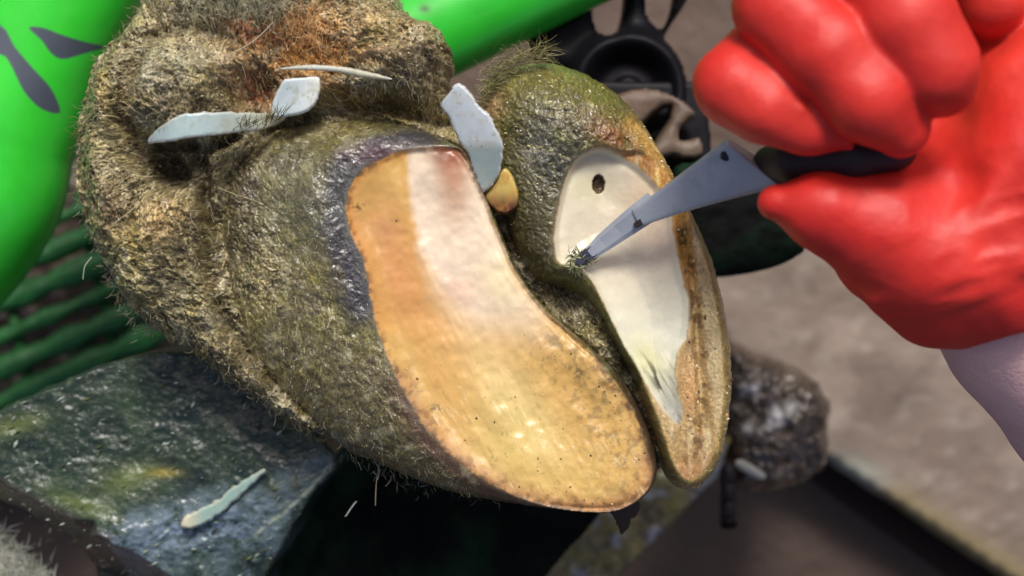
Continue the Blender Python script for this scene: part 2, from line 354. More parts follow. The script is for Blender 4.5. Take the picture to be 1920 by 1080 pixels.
def z_cl(X, Y, d):
    ds = sdpoly(SL, X, Y); wob = 5 * fbm(X / 22, Y / 22, 3); dso = np.maximum(ds, 0)
    t = np.clip(d / (d + dso + 1e-6), 0, 1)
    wall = -130 + 165 * np.sqrt(np.clip(1 - (1 - t) ** 1.7, 0, 1))
    wall += (9 * fbm(X / 50, Y / 50, 5) + 2.4 * fbm(X / 13, Y / 13, 7) + 2.6 * (H2 - .3)) * sst(0, 22, dso)
    wall += (8 * np.abs(fbm(X / 14, Y / 14, 177)) + 6 * (H2 - .3)) * np.clip(blob(X, Y, 450, 400, 45, 170) + blob(X, Y, 490, 520, 50, 60), 0, 1)
    wall += 14 * np.exp(-((dso - 55) / 34) ** 2) * sst(620, 350, Y)
    di = np.maximum(-ds, 0)
    sole = 33 - 8 * sst(0, 140, di) + 7 * fbm(X / 90, Y / 90, 12)
    cx_ = X * .93 + Y * .36; sole -= .16 * np.maximum(760 - (X - (Y - 400) * .42), 0) * sst(0, 40, di)
    fc = (X * .5 + Y * .86) / 58 + .8 * fbm(X / 120, Y / 120, 150); sole += .45 * (sst(0, .6, fc % 1) - sst(.6, 1, fc % 1)) * sst(0, 30, di)
    fc = (X * .86 - Y * .5) / 44 + .8 * fbm(X / 120, Y / 120, 151); sole += 1.1 * (sst(0, .5, fc % 1) - sst(.5, 1, fc % 1)) * sst(0, 30, di) * sst(560, 660, Y)
    u = (X * .86 - Y * .5); sole += .6 * fbm(u / 14, (X * .5 + Y * .86) / 160, 13) * sst(520, 640, Y)
    w_ = -sdpoly(WH, X, Y); sole -= 2.2 * sst(-3, 8, w_) * sst(600, 480, Y)
    sole -= 22 * sst(30, 0, d) ** 2
    sole += 8 * blob(X, Y, 1150, 860, 70, 60) - 5 * np.exp(-((sdline([(1040, 690), (1110, 760), (1160, 850)], X, Y)) / 30) ** 2) + 2 * fbm(u / 40, (X * .5 + Y * .86) / 160, 14) * sst(520, 640, Y) + 1.0 * fbm(X / 9, Y / 9, 17) * sst(900, 1100, X)
    k = sst(3, -9, ds + wob * .4)
    return wall * (1 - k) + sole * k
def p_cl(X, Y, Z, D):
    ds = sdpoly(SL, X, Y) + 3.5 * fbm(X / 16, Y / 16, 21); n = fbm(X / 45, Y / 45, 22); f = fbm(X / 9, Y / 9, 23)
    c = np.broadcast_to(lin((104, 98, 56)), X.shape + (3,)).copy()
    c = mixc(c, sst(0, .6, n) * .6, (122, 112, 54)); c = mixc(c, sst(0, .6, -n) * .6, (92, 84, 66))
    c = mixc(c, sst(560, 760, Y) * .6, (82, 72, 48)); c = mixc(c, .75 * blob(X, Y, 450, 340, 36, 80), (90, 76, 60)); c = mixc(c, .8 * blob(X, Y, 490, 520, 50, 60) * sst(-.4, .2, fbm(X / 16, Y / 16, 175)), (164, 146, 100)); c = mixc(c, sst(.05, .5, fbm(X / 34, Y / 34, 176)) * .5, (80, 70, 50))
    c = mixc(c, .7 * blob(X, Y, 560, 235, 130, 22), (128, 116, 74)); c = mixc(c, .8 * blob(X, Y, 420, 470, 12, 70), (60, 52, 40))
    tone = np.exp(.40 * T2) * (.8 + .45 * H2); c = c * tone[..., None]
    c = mixc(c, (T2 > 1.6) * (H2 > .3) * .6, (200, 190, 160))
    rough = .36 + .12 * n + .2 * sst(480, 400, X)
    ban = np.exp(-((ds - 22 - 10 * n) / (30 + 12 * n)) ** 2) * sst(640, 560, Y) * sst(905, 800, X); ban = np.clip(ban * 1.25 + .12 * f, 0, 1)
    c = mixc(c, ban * .9, (58, 58, 66)); rough = rough * (1 - ban) + .2 * ban; gl_ = blob(X, Y, 560, 360, 90, 110); rough = rough - .1 * gl_; c = mixc(c, gl_ * .45, (92, 94, 84))  # broad wet sheen: smoother, its grey also mixed into the colour
    c = mixc(c, ban * .8 * blob(X, Y, 720, 290, 110, 22, 4), (90, 62, 66)); c = mixc(c, ban * .6 * blob(X, Y, 630, 520, 30, 60, 0), (60, 46, 58))
    rb = np.exp(-((ds - 12) / 20) ** 2) * sst(680, 760, Y); c = mixc(c, rb * .8, (84, 56, 44))
    wp_ = sst(.15, .5, fbm(X / 20, Y / 20, 108)); c = mixc(c, wp_ * (1 - ban) * .4, (168, 160, 128)); c = mixc(c, sst(.2, .5, fbm(X / 17, Y / 17, 109)) * (1 - ban) * .5, (66, 54, 38))
    # pared sole
    u = (X * .86 - Y * .5); v = (X * .5 + Y * .86); st = fbm(u / 20, v / 220, 31); st2 = fbm(u / 6, v / 90, 32)
    s = np.broadcast_to(lin((206, 162, 86)), X.shape + (3,)).copy()
    s = mixc(s, .6 * blob(X, Y, 720, 360, 60, 60), (204, 168, 104)); s = mixc(s, .85 * blob(X, Y, 740, 500, 60, 120, -15), (208, 146, 92))
    s = mixc(s, .6 * blob(X, Y, 705, 430, 40, 30), (200, 146, 108)); s = mixc(s, .6 * blob(X, Y, 880, 650, 130, 60, 40), (216, 150, 96))
    s = mixc(s, sst(-.1, .6, fbm(X / 110, Y / 110, 110)) * .5 * sst(560, 700, Y), (196, 164, 92)); s = mixc(s, .75 * blob(X, Y, 960, 750, 46, 160, -33), (230, 212, 150)); s = mixc(s, .5 * blob(X, Y, 1000, 890, 110, 40, 20), (210, 176, 92)); s = mixc(s, .55 * blob(X, Y, 850, 760, 26, 130, -32), (206, 150, 84)); s = mixc(s, sst(0, .7, st) * .3 * sst(540, 700, Y), (220, 192, 124)); s = mixc(s, sst(.1, .7, -st) * .22, (196, 140, 76))
    s = mixc(s, sst(.3, .9, st2) * .06 * sst(540, 700, Y), (228, 208, 156))
    s = mixc(s, .65 * blob(X, Y, 960, 790, 90, 60, 45), (204, 178, 108)); s = mixc(s, .5 * blob(X, Y, 1110, 740, 50, 110, -30), (178, 132, 68))
    mot = sst(-.05, .35, fbm(X / 9, Y / 12, 33) + .5 * fbm(X / 40, Y / 40, 170)) * np.clip(1.3 * np.exp(-(sdline([(1030, 650), (1110, 740), (1165, 840), (1180, 900)], X, Y) / 44) ** 2), 0, 1); s = mixc(s, mot * .75, (112, 86, 40)); s = mixc(s, sst(.1, .5, fbm(X / 40, Y / 40, 111)) * .4 * sst(640, 800, Y) * sst(-90, -20, ds), (148, 112, 56)); s = mixc(s, .5 * blob(X, Y, 950, 830, 60, 60), (206, 186, 112)); s = mixc(s, sst(.35, .6, fbm(u / 5, v / 26, 112)) * .45 * sst(640, 760, Y), (134, 92, 44))
    s = mixc(s, .65 * sst(22, 0, -ds) * sst(700, 560, Y) * (X < 760), (196, 128, 66)); s = mixc(s, .7 * sst(45, 0, -D) * sst(650, 800, Y), (186, 122, 56))
    s = mixc(s, .8 * sst(40, 0, -ds) * sst(640, 720, Y) * (Y > X * .5 + 250), (158, 96, 60))
    w_ = -sdpoly(WH, X, Y) + 3 * fbm(X / 14, Y / 14, 34); wq = 8 + 40 * sst(400, 640, Y); wk = sst(-wq, wq, w_ + 7 * fbm(X / 50, Y / 50, 181)) * sst(690, 550, Y)
    wc = np.broadcast_to(lin((226, 206, 180)), X.shape + (3,)).copy()
    wc = mixc(wc, .8 * blob(X, Y, 852, 350, 28, 70), (196, 152, 120))
    wc = mixc(wc, .6 * blob(X, Y, 940, 530, 40, 60, -30), (226, 210, 160)); wc = mixc(wc, .5 * blob(X, Y, 860, 545, 40, 26), (232, 184, 156))
    s = s * (1 - wk[..., None]) + wc * wk[..., None]
    s = mixc(s, .97 * blob(X, Y, 842, 290, 40, 30, 14, 1.3), (118, 54, 24)); s = mixc(s, .6 * blob(X, Y, 848, 320, 26, 34), (176, 116, 80))
    for (a, b, r, g) in ((675, 388, 14, 9), (742, 414, 6, 3), (925, 862, 7, 10), (945, 812, 9, 4), (1165, 865, 14, 9), (815, 765, 16, 9), (775, 735, 14, 6), (795, 800, 18, 7), (1085, 700, 14, 24)):
        q = blob(X, Y, a, b, r, g) * sst(-.2, .35, fbm(X / 4.5, Y / 4.5, 35)); s = mixc(s, q * .95, (70, 44, 22))
    sp = sst(.5, .66, fbm(X / 5, Y / 5, 37)) * sst(600, 720, Y); s = mixc(s, .25 * sst(560, 680, Y), (222, 190, 124)); s = mixc(s, sp * .45, (104, 70, 32)); s = mixc(s, .55 * np.exp(-(sdline([(700, 330), (690, 420), (715, 560)], X, Y) / 20) ** 2), (196, 150, 84))
    edm = sst(-46, -2, ds) * sst(-.1, .4, fbm(X / 14, Y / 14, 171)) * sst(600, 700, Y); s = mixc(s, edm * .7, (112, 76, 40)); edm = sst(-14, 0, ds) * sst(-.2, .2, fbm(X / 10, Y / 10, 172)) * (1 - sst(880, 960, X) * sst(600, 500, Y)); s = mixc(s, edm * .75, (92, 66, 44))
    sc = sst(.3, .5, fbm(u / 3, v / 34, 173)) * sst(.1, .4, fbm(X / 60, Y / 60, 174)) * sst(560, 700, Y); s = mixc(s, sc * .5, (240, 226, 180))
    k = sst(2.5, -2.5, ds)[..., None]; c = c * (1 - k) + s * k
    rough = rough * (1 - k[..., 0]) + (.32 + .1 * fbm(X / 30, Y / 30, 130) + .1 * mot + .22 * sst(-70, 0, ds) * sst(620, 720, Y)) * k[..., 0]
    return rgba(c, np.clip(rough, .15, .9))
clawL = relief(('claw', 'sole'), sdf_cl, BL, 2.0, z_cl, -130, 130, p_cl, (M['wall'], M['sole']), foot, 20, split=lambda X, Y: sdpoly(SL, X, Y) < 0, edge=50)
clawL.o['label'] = 'left claw, the broader one with orange and gold sole'
clawL.o2['label'] = 'broad pared sole, orange and gold with an ivory strip along the cleft'

# --- right claw
CR = spline([(886, 215), (905, 152), (950, 116), (1010, 103), (1070, 112), (1130, 140), (1190, 190), (1236, 260), (1272, 330), (1306, 400), (1341, 480), (1366, 570), (1381, 680),
             (1376, 790), (1354, 876), (1306, 924), (1264, 914), (1238, 850), (1217, 790), (1192, 720), (1150, 640), (1110, 575), (1060, 540), (1005, 525), (960, 455), (925, 370), (896, 290)])
WR = spline([(1085, 297), (1122, 282), (1165, 297), (1205, 325), (1235, 358), (1256, 400), (1262, 450), (1276, 520), (1288, 570), (1284, 630), (1268, 662), (1262, 705), (1276, 765),
             (1268, 795), (1236, 762), (1200, 702), (1165, 640), (1128, 565), (1105, 522), (1074, 502), (1045, 490), (1038, 440), (1050, 370), (1065, 325)])
SR = spline([(1085, 297), (1122, 282), (1165, 290), (1205, 290), (1245, 325), (1280, 390), (1314, 470), (1338, 570), (1352, 680), (1347, 790), (1326, 864), (1292, 896), (1264, 870),
             (1236, 790), (1200, 702), (1165, 640), (1128, 565), (1105, 522), (1074, 502), (1045, 490), (1038, 440), (1050, 370), (1065, 325)])
BR = (870, 80, 1400, 940)
H3, T3 = capsule_strokes((266, 431), BR, 2.0, 30000, lambda x, y: 1.0 + 1.4 * (vn(x / 90, y / 90, 18) - .5), 4, 22)
def sdf_cr(X, Y): return sdpoly(CR, X, Y) + jag(X, Y, 2.5)
def z_cr(X, Y, d):
    ds = sdpoly(SR, X, Y); dso = np.maximum(ds, 0)
    t = np.clip(d / (d + dso + 1e-6), 0, 1)
    wall = -110 + 150 * np.sqrt(np.clip(1 - (1 - t) ** 1.8, 0, 1))
    wall += 45 * blob(X, Y, 1065, 225, 120, 80, 20, 1.2)
    gr = blob(X, Y, 1040, 270, 70, 110, 0)
    wall += (6 * fbm(X / 30, Y / 30, 5) + (2.5 + 4.5 * gr) * fbm(X / 9, Y / 9, 7) + 4 * (H3 - .3)) * sst(0, 16, dso)
    wk = -sdpoly(WR, X, Y)
    fc = (X * .4 + Y * .9) / 52 + .6 * fbm(X / 90, Y / 90, 152)
    sole = 40 - 14 * sst(-4, 12, wk) - 20 * sst(6, 85, wk) + 0.6 * (sst(0, .5, fc % 1) - sst(.5, 1, fc % 1)) * sst(4, 20, wk) + 3 * fbm(X / 60, Y / 60, 12)
    rid = (wk < 0) * sst(0, -18, wk)
    sole += rid * (6 * fbm(X / 16, Y / 70, 14) + 2 * (H3 - .3) - 15 * np.exp(-(sdline([(1262, 400), (1290, 500), (1303, 600), (1312, 740), (1315, 800)], X, Y) / 9) ** 2))
    sole -= 26 * sst(28, 0, d) ** 2
    k = sst(4, -7, ds); z = wall * (1 - k) + sole * k
    hx = ((X - 1122 + 2.5 * fbm(X / 7, Y / 7, 15)) / 12.5) ** 2 + ((Y - 345 + 2.5 * fbm(X / 7, Y / 7, 16)) / 17.5) ** 2
    z -= (17 + 8 * fbm(X / 5, Y / 5, 113)) * sst(1.05, .6, hx)
    z -= 10 * blob(X, Y, 1172, 272, 10, 12)
    return z
def p_cr(X, Y, Z, D):
    n = fbm(X / 40, Y / 40, 42); f = fbm(X / 6, Y / 6, 43)
    c = np.broadcast_to(lin((104, 98, 44)), X.shape + (3,)).copy()
    c = mixc(c, sst(0, .6, n) * .5, (88, 84, 46)); c = mixc(c, .85 * blob(X, Y, 1030, 290, 75, 110, -10, 1.3), (92, 88, 78))
    c = mixc(c, .6 * blob(X, Y, 1005, 290, 30, 20), (176, 170, 148)); c = mixc(c, .5 * blob(X, Y, 1048, 262, 16, 12), (138, 140, 70))
    c = mixc(c, .8 * blob(X, Y, 1000, 450, 60, 90, -30), (72, 62, 46)); c = mixc(c, .8 * blob(X, Y, 915, 185, 28, 45), (164, 130, 92))
    c = mixc(c, .85 * blob(X, Y, 1150, 262, 60, 26, 30), (124, 78, 50)); c = mixc(c, .5 * blob(X, Y, 1075, 160, 80, 30, 20), (100, 96, 38))
    c = mixc(c, .8 * np.exp(-(sdline([(1190, 240), (1240, 310), (1280, 390)], X, Y) / 22) ** 2), (176, 134, 62))
    c = mixc(c, .7 * np.exp(-(sdline([(1200, 240), (1250, 300), (1268, 330)], X, Y) / 7) ** 2), (214, 180, 104))
    c = mixc(c, .8 * sst(480, 560, Y) * (X > 1200), (168, 142, 84)); c = mixc(c, .75 * (1 - sst(0, 26, -D)) * sst(380, 470, Y) * (X > 1280), (196, 172, 118))
    tone = np.exp(.26 * T3) * (.8 + .35 * H3); c = c * tone[..., None]
    c = mixc(c, sst(.35, .6, f) * .8 * blob(X, Y, 1050, 230, 130, 110), (206, 200, 130))
    rough = .36 + .1 * n - .18 * blob(X, Y, 1040, 250, 100, 120)
    # outer ring of the sole: brown and amber horn, crumbly
    a = np.broadcast_to(lin((182, 134, 62)), X.shape + (3,)).copy()
    a = mixc(a, sst(-.1, .5, fbm(X / 18, Y / 50, 44)) * .7, (150, 98, 48)); a = mixc(a, sst(480, 620, Y) * .7, (172, 148, 102)); a = mixc(a, sst(0, .5, fbm(X / 7, Y / 60, 115)) * .8, (206, 188, 146)); a = mixc(a, sst(1296, 1310, X - (Y - 500) * .12) * .7, (190, 170, 128)); a = mixc(a, sst(-.05, .3, fbm(X / 10, Y / 14, 45)) * np.exp(-(sdline([(1275, 430), (1300, 560), (1312, 700), (1300, 850)], X, Y) / 18) ** 2) * .85, (98, 70, 38))
    a = mixc(a, .7 * blob(X, Y, 1155, 270, 60, 20, 25), (134, 80, 46)); a = mixc(a, .8 * blob(X, Y, 1290, 720, 16, 60), (192, 146, 92))
    a = mixc(a, sst(820, 900, Y) * .6, (150, 96, 56)); a = mixc(a, .8 * np.exp(-(sdline([(1230, 320), (1232, 350)], X, Y) / 3) ** 2), (230, 196, 110))
    a = a * np.exp(.16 * T3)[..., None]
    w = np.broadcast_to(lin((218, 208, 184)), X.shape + (3,)).copy()
    w = mixc(w, .7 * blob(X, Y, 1215, 370, 50, 60, 40), (226, 196, 160)); w = mixc(w, .5 * blob(X, Y, 1235, 450, 40, 50), (224, 190, 168))
    w = mixc(w, .4 * blob(X, Y, 1100, 350, 40, 30), (214, 212, 160)); w = mixc(w, .5 * sst(500, 640, Y), (222, 226, 206)); w = mixc(w, .6 * blob(X, Y, 1215, 675, 26, 50, -35), (206, 202, 130))
    w = mixc(w, .7 * blob(X, Y, 1258, 765, 18, 50, -20), (140, 138, 130)); w = mixc(w, .6 * sst(.1, .5, fbm((X * .86 - Y * .5) / 4, (X * .5 + Y * .86) / 40, 153)) * sst(640, 720, Y), (96, 88, 72))
    ws = -sdpoly(WR, X, Y) + 3 * fbm(X / 12, Y / 12, 46); k = sst(-2.5, 3, ws)[..., None]; s = a * (1 - k) + w * k
    q = blob(X, Y, 1235, 715, 12, 50, -30) * sst(.05, .4, fbm((X * .86 - Y * .5) / 4, (X * .5 + Y * .86) / 30, 47)); s = mixc(s, q, (66, 56, 42))
    ds = sdpoly(SR, X, Y) + 2 * f; kk = sst(2.5, -2.5, ds)[..., None]; c = c * (1 - kk) + s * kk
    rough = rough * (1 - kk[..., 0]) + (.55 - .27 * k[..., 0]) * kk[..., 0]
    c = mixc(c, .9 * blob(X, Y, 1172, 272, 11, 15) * sst(-.3, .3, f), (84, 78, 30))
    hx = ((X - 1122 + 2.5 * fbm(X / 7, Y / 7, 15)) / 12.5) ** 2 + ((Y - 345 + 2.5 * fbm(X / 7, Y / 7, 16)) / 17.5) ** 2
    c = mixc(c, .93 * sst(1.15, .9, hx), (92, 66, 42)); c = mixc(c, .7 * sst(1.1, .8, hx) * sst(-.1, .3, fbm(X / 6, Y / 6, 114)), (48, 32, 20))
    return rgba(c, np.clip(rough, .15, .9))
clawR = relief(('claw', 'sole'), sdf_cr, BR, 2.0, z_cr, -110, 130, p_cr, (M['wall'], M['sole']), foot, 10, split=lambda X, Y: sdpoly(SR, X, Y) < 0, edge=40)
clawR.o['label'] = 'right claw, the narrow one next to the knife'
clawR.o2['label'] = 'narrow ivory sole with a small dark hole near the heel'

# --- hair and stuck fibres on the foot
def scatter(R, n, cond=None):
    x0, y0, x1, y1 = R.bbox; px = rng.uniform(x0, x1, n); py = rng.uniform(y0, y1, n); z, D = R.sample(px, py)
    k = D < -3
    if cond is not None: k &= cond(px, py, D)
    return px[k], py[k], z[k]
def haircol(n, base=((150, 138, 100), (96, 84, 52), (186, 176, 140), (66, 54, 34), (128, 116, 60))):
    b = lin(np.array(base)); return b[rng.integers(0, len(b), n)] * rng.uniform(.6, 1.15, (n, 1))
px, py, z = scatter(skin, 17000, lambda x, y, D: (y > -60) & (sdpoly(CL, x, y) > -10) & (sdpoly(CR, x, y) > -10))
n = len(px)
tag(hairs('hair', foot, px, py, z - 1, flow_skin(px, py) + rng.normal(0, .6, n), rng.uniform(10, 36, n), rng.uniform(.35, .8, n), haircol(n), .04, 1.3), 'short matted dung-caked hair of the heel and pastern', kind='stuff')
px, py, z = scatter(clawL, 4200, lambda x, y, D: (sdpoly(SL, x, y) > 30))
n = len(px)
tag(hairs('hair', foot, px, py, z - 1, flow_l(px, py) + rng.normal(0, .5, n), rng.uniform(5, 22, n), rng.uniform(.35, .8, n), haircol(n), .03, .8, zref=20), 'fine straw fibres stuck to the broad claw', kind='stuff')
px, py, z = scatter(clawR, 1300, lambda x, y, D: (sdpoly(SR, x, y) > 14) & (x < 1120))
n = len(px)
tag(hairs('hair', foot, px, py, z - 1, 1 + rng.normal(0, .8, n), rng.uniform(5, 18, n), rng.uniform(.35, .8, n), haircol(n, ((120, 112, 52), (180, 172, 110), (80, 72, 44))), .03, .8, zref=10), 'fine straw fibres stuck to the narrow claw', kind='stuff')
def fringe(name, line, n, ang, a_s, L, rad, z, base, label, lift=.3, curl=.5, sp=8, zref=0):
    p = spline(line, 12, False); i = rng.integers(0, len(p), n); q = p[i] + rng.normal(0, sp, (n, 2))
    o = hairs(name, foot, q[:, 0], q[:, 1], np.full(n, z) + rng.normal(0, 8, n), np.radians(ang) + rng.normal(0, a_s, n), rng.uniform(.4, 1, n) * L, rng.uniform(.6, 1.4, n) * rad, haircol(n, base), lift, curl, k=7, zref=zref)
    return tag(o, label, kind='stuff')
fringe('hair', [(900, 175), (925, 135), (970, 112), (1015, 104)], 700, -18, .4, 46, .55, -30, ((150, 150, 92), (112, 108, 52), (190, 180, 130), (88, 84, 40)), 'tuft of olive hair on the heel of the narrow claw', .12, .9, 12)
fringe('hair', [(135, 200), (124, 340), (150, 440), (205, 570), (250, 620)], 260, 120, .7, 22, .6, -125, ((168, 160, 132), (140, 128, 96), (190, 184, 160)), 'pale hair along the left edge of the foot', .1)
fringe('hair', [(640, 862), (720, 900), (800, 930)], 60, 75, .7, 26, .8, -110, ((150, 140, 120), (84, 76, 56)), 'loose hair under the broad claw', .0)
fringe('hair', [(165, 100), (225, 30), (275, -30)], 130, -150, .8, 18, .6, -90, ((150, 142, 108), (100, 90, 60)), 'hair along the upper left edge of the foot', .1)
fringe('hair', [(425, 254), (480, 244), (530, 224)], 80, -70, .35, 34, 1.1, 45, ((96, 86, 40), (70, 60, 30), (130, 120, 70)), 'grassy bristles along the fold above the broad claw', .5, .3, 5)
fringe('hair', [(520, 60), (600, 55), (640, 80)], 700, -80, .7, 30, .6, 20, ((206, 150, 90), (178, 118, 66), (220, 186, 130)), 'rusty orange hair between the dewclaws', .2, .6, 28)
fringe('hair', [(350, 0), (450, -5), (520, 10)], 520, 60, .6, 40, .6, 50, ((150, 148, 118), (110, 106, 76), (180, 178, 150)), 'grey green hair at the top of the foot', .2, .6, 22)

def strand(pts, z, rad, rgb):
    p = spline(pts, 8, False); wx, wy = W(p[:, 0], p[:, 1], z); C = np.stack([wx, wy, z * SC + .0006 * np.sin(np.linspace(0, 3, len(p)))], 1)[None]
    V, F = tubes(C, np.full((1, len(p)), rad * SC)); c = np.tile(np.append(lin(rgb), .5), (len(V), 1)); return mesh('loose_hair', V, F, M['hair'], foot, c)
for q_ in (([(512, 42), (480, 74), (440, 98), (400, 112)], 90, .9, (190, 176, 150)), ([(475, 102), (486, 112), (498, 128)], 60, 1.0, (60, 44, 34)), ([(172, 482), (160, 500), (156, 524)], -110, 1.0, (190, 196, 170)),
           ([(712, 866), (706, 905), (704, 948)], -120, .8, (170, 160, 140)), ([(700, 862), (712, 880), (708, 900)], -120, .8, (190, 184, 170)), ([(410, 352), (440, 364), (490, 380)], 60, .8, (190, 180, 130)),
           ([(212, 420), (240, 400), (262, 380)], 40, .9, (196, 184, 150)), ([(235, 98), (255, 90), (272, 88)], 60, .9, (170, 160, 130)), ([(648, 968), (660, 950), (668, 940)], -200, 1.2, (220, 220, 210))): strand(*q_)

# small grit lying on the foot, and flecks imitating wet glints
def flecks(name, parent, px, py, z, size, cols, zref, label, rough=.3, ang=None, el=1.0):
    n = len(px); a = rng.uniform(0, 6.28, n) if ang is None else rng.normal(ang, .3, n); e = rng.uniform(.25, .8, n) * el; V = []
    for k_, (u, v, h) in enumerate(((-1, 0, 0), (0, -1, .1), (1, 0, 0), (0, 1, .1), (.1, .1, .8), (0, 0, -.5))):
        dx = (u * np.cos(a) - v * e * np.sin(a)) * size; dy = (u * np.sin(a) + v * e * np.cos(a)) * size
        wx, wy = W(px + dx, py + dy, zref); V.append(np.stack([wx, wy, (z + h * size * .5) * SC], 1))
    V = np.stack(V, 1).reshape(-1, 3); b = (np.arange(n) * 6)[:, None]
    F = np.concatenate([b + np.array(t) for t in ((0, 1, 4), (1, 2, 4), (2, 3, 4), (3, 0, 4), (1, 0, 5), (2, 1, 5), (3, 2, 5), (0, 3, 5))])
    # the picture's y runs down, so turn the triangles over
    c = np.repeat(cols[:, None], 6, 1).reshape(-1, 3); c = np.concatenate([c, np.full((len(c), 1), rough)], 1)
    return tag(mesh(name, V, F[:, ::-1], M['bits'], parent, c, smooth=False), label, kind='stuff')
px, py, z = scatter(clawR, 900, lambda x, y, D: (sdpoly(SR, x, y) > 8) & (y < 360)); n = len(px)
flecks('grit', foot, px, py, z + 2, rng.uniform(1.5, 5, n), lin(np.array([(214, 206, 140), (236, 232, 214), (150, 150, 70)]))[rng.integers(0, 3, n)], 10, 'shiny yellow grit on the narrow claw', .2, .4, .6)
px, py, z = scatter(clawR, 1500, lambda x, y, D: (sdpoly(SR, x, y) > 10) & (rng.random(len(x)) < np.exp(-((x - 1045) / 75) ** 2 - ((y - 245) / 80) ** 2))); n = len(px)
flecks('grit', foot, px, py, z, rng.uniform(2, 7, n), lin(np.array([(190, 188, 170), (110, 104, 84), (225, 225, 215), (140, 140, 80)]))[rng.integers(0, 4, n)], 10, 'flecks added as wet glints on the heel of the narrow claw', .15, .5, .6)  # fleck colours imitate the speckled highlight of the wet heel
px, py, z = scatter(clawL, 2500, lambda x, y, D: (sdpoly(SL, x, y) > 6) & (rng.random(len(x)) < np.exp(-((x - 600) / 80) ** 2 - ((y - 390) / 120) ** 2))); n = len(px)
flecks('grit', foot, px, py, z, rng.uniform(1, 4, n), lin(np.array([(190, 190, 196), (110, 110, 110), (215, 215, 215), (60, 60, 66)]))[rng.integers(0, 4, n)], 20, 'flecks added as wet glints beside the broad sole', .15, 1.0, .4)  # fleck colours imitate specular glints on the wet wall
px, py, z = scatter(clawL, 1500, lambda x, y, D: (sdpoly(SL, x, y) < -6) & (y > 620) & (rng.random(len(x)) < .12 + .6 * (D > -60))); n = len(px)
flecks('grit', foot, px, py, z, rng.uniform(1.2, 3.6, n), lin(np.array([(96, 62, 26), (60, 40, 20), (220, 184, 110), (140, 96, 44)]))[rng.integers(0, 4, n)], 20, 'dirt specks on the broad sole')
px, py, z = scatter(clawL, 1500, lambda x, y, D: (sdpoly(SL, x, y) > 8)); n = len(px)
flecks('grit', foot, px, py, z + 1, rng.uniform(1.2, 3.6, n), lin(np.array([(196, 190, 160), (84, 70, 44), (150, 140, 90)]))[rng.integers(0, 3, n)], 20, 'grit on the wall of the broad claw', .4, 1.0, .4)
px, py, z = scatter(skin, 3600, lambda x, y, D: (y > -20)); n = len(px)
flecks('grit', foot, px, py, z + 2, rng.uniform(1.5, 5, n), lin(np.array([(170, 160, 120), (70, 58, 38), (120, 108, 70)]))[rng.integers(0, 3, n)], 0, 'crumbs of dried dung on the hide', .6)
px, py, z = scatter(clawR, 500, lambda x, y, D: (sdpoly(WR, x, y) > 4) & (x > 1240)); n = len(px)
flecks('grit', foot, px, py, z, rng.uniform(2, 6, n), lin(np.array([(190, 150, 90), (90, 60, 30), (214, 196, 150)]))[rng.integers(0, 3, n)], 10, 'crumbling horn along the outer wall of the narrow claw', .6)

# ------------------------------------------------------------------ horn shavings and a dirt shred
def sheet(name, pts, zf, thick, paint, label, cat, group=None, m='shaving', zref=40, step=2.0, parent=None, n=5, jg=1.2, closed=True):
    poly = spline(pts, n); x0, y0 = poly.min(0) - 6; x1, y1 = poly.max(0) + 6
    cx, cy = poly.mean(0); zc = float(zf(np.array([cx]), np.array([cy]))[0])
    e = empty(name, cx, cy, zc, label, cat, group) if parent is None else parent
    r = relief('flake' if parent is None else name, lambda X, Y: sdpoly(poly, X, Y) + jg * fbm(X / 11, Y / 11, 50), (x0, y0, x1, y1), step,
               lambda X, Y, d: zf(X, Y) + thick * np.minimum(1, d / 4), lambda X, Y: zf(X, Y), thick * .3, paint, M[m], e, zref, edge=3)
    if parent is None:   # one plain mesh: make it the thing itself
        o = r.o; o.parent = None; o.location = e.location; o.name = name; tag(o, label, cat, group); bpy.data.objects.remove(e)
    return r
def pshave(rgb, rgb2, ax=(1, 0), c0=0, w=100, rough=.3):
    def f(X, Y, Z, D):
        t = sst(-1, 1, (X * ax[0] + Y * ax[1] - c0) / w); c = mixc(np.broadcast_to(lin(rgb), X.shape + (3,)).copy(), t, rgb2)
        c = mixc(c, .45 * sst(0, .6, fbm(X / 14, Y / 14, 51)), (168, 162, 130)); c = mixc(c, .8 * sst(.55, .68, fbm(X / 5, Y / 5, 182)), (90, 78, 50)); c = mixc(c, .5 * sst(5, 0, -D), (236, 232, 214))
        return rgba(c, rough)
    return f
def HZ(xs, ys, up):
    out = []
    for a, b in zip(xs, ys):
        q = [skin.sample(np.array([a + dx]), np.array([b + dy]))[0][0] for dx in (-12, 0, 12) for dy in (-10, 0, 10)]; out.append(float(np.mean(q)) + up)
    return out
def QF(xs, zs):
    k = np.polyfit(np.array(xs, float) - xs[0], zs, 2); return lambda X: np.polyval(k, X - xs[0])
GS = 'pared horn shavings lying on the foot'
sheet('horn_shaving', [(505, 120), (560, 113), (620, 117), (680, 130), (738, 152), (690, 146), (620, 129), (560, 124)],
      (lambda f: lambda X, Y: f(X))(QF((505, 560, 620, 680, 738), HZ((505, 560, 620, 680, 738), (120, 116, 122, 138, 152), 36))), 5, pshave((206, 216, 204), (214, 206, 176), c0=640, w=80), 'long thin curved ivory sliver over the orange hair', 'horn shaving', GS, zref=70)
sheet('horn_shaving', [(503, 182), (516, 158), (528, 143), (560, 140), (590, 138), (597, 150), (592, 180), (572, 204), (530, 213), (500, 212)],
      lambda X, Y: HZ((548,), (175,), 30)[0] + .1 * (X - 548) - .25 * (Y - 175) + 5 * np.sin((X + Y) / 30), 7, pshave((204, 218, 220), (232, 234, 226), c0=570, w=30), 'short squarish blue-white flake with a thick right edge', 'horn shaving', GS, zref=65, n=2)
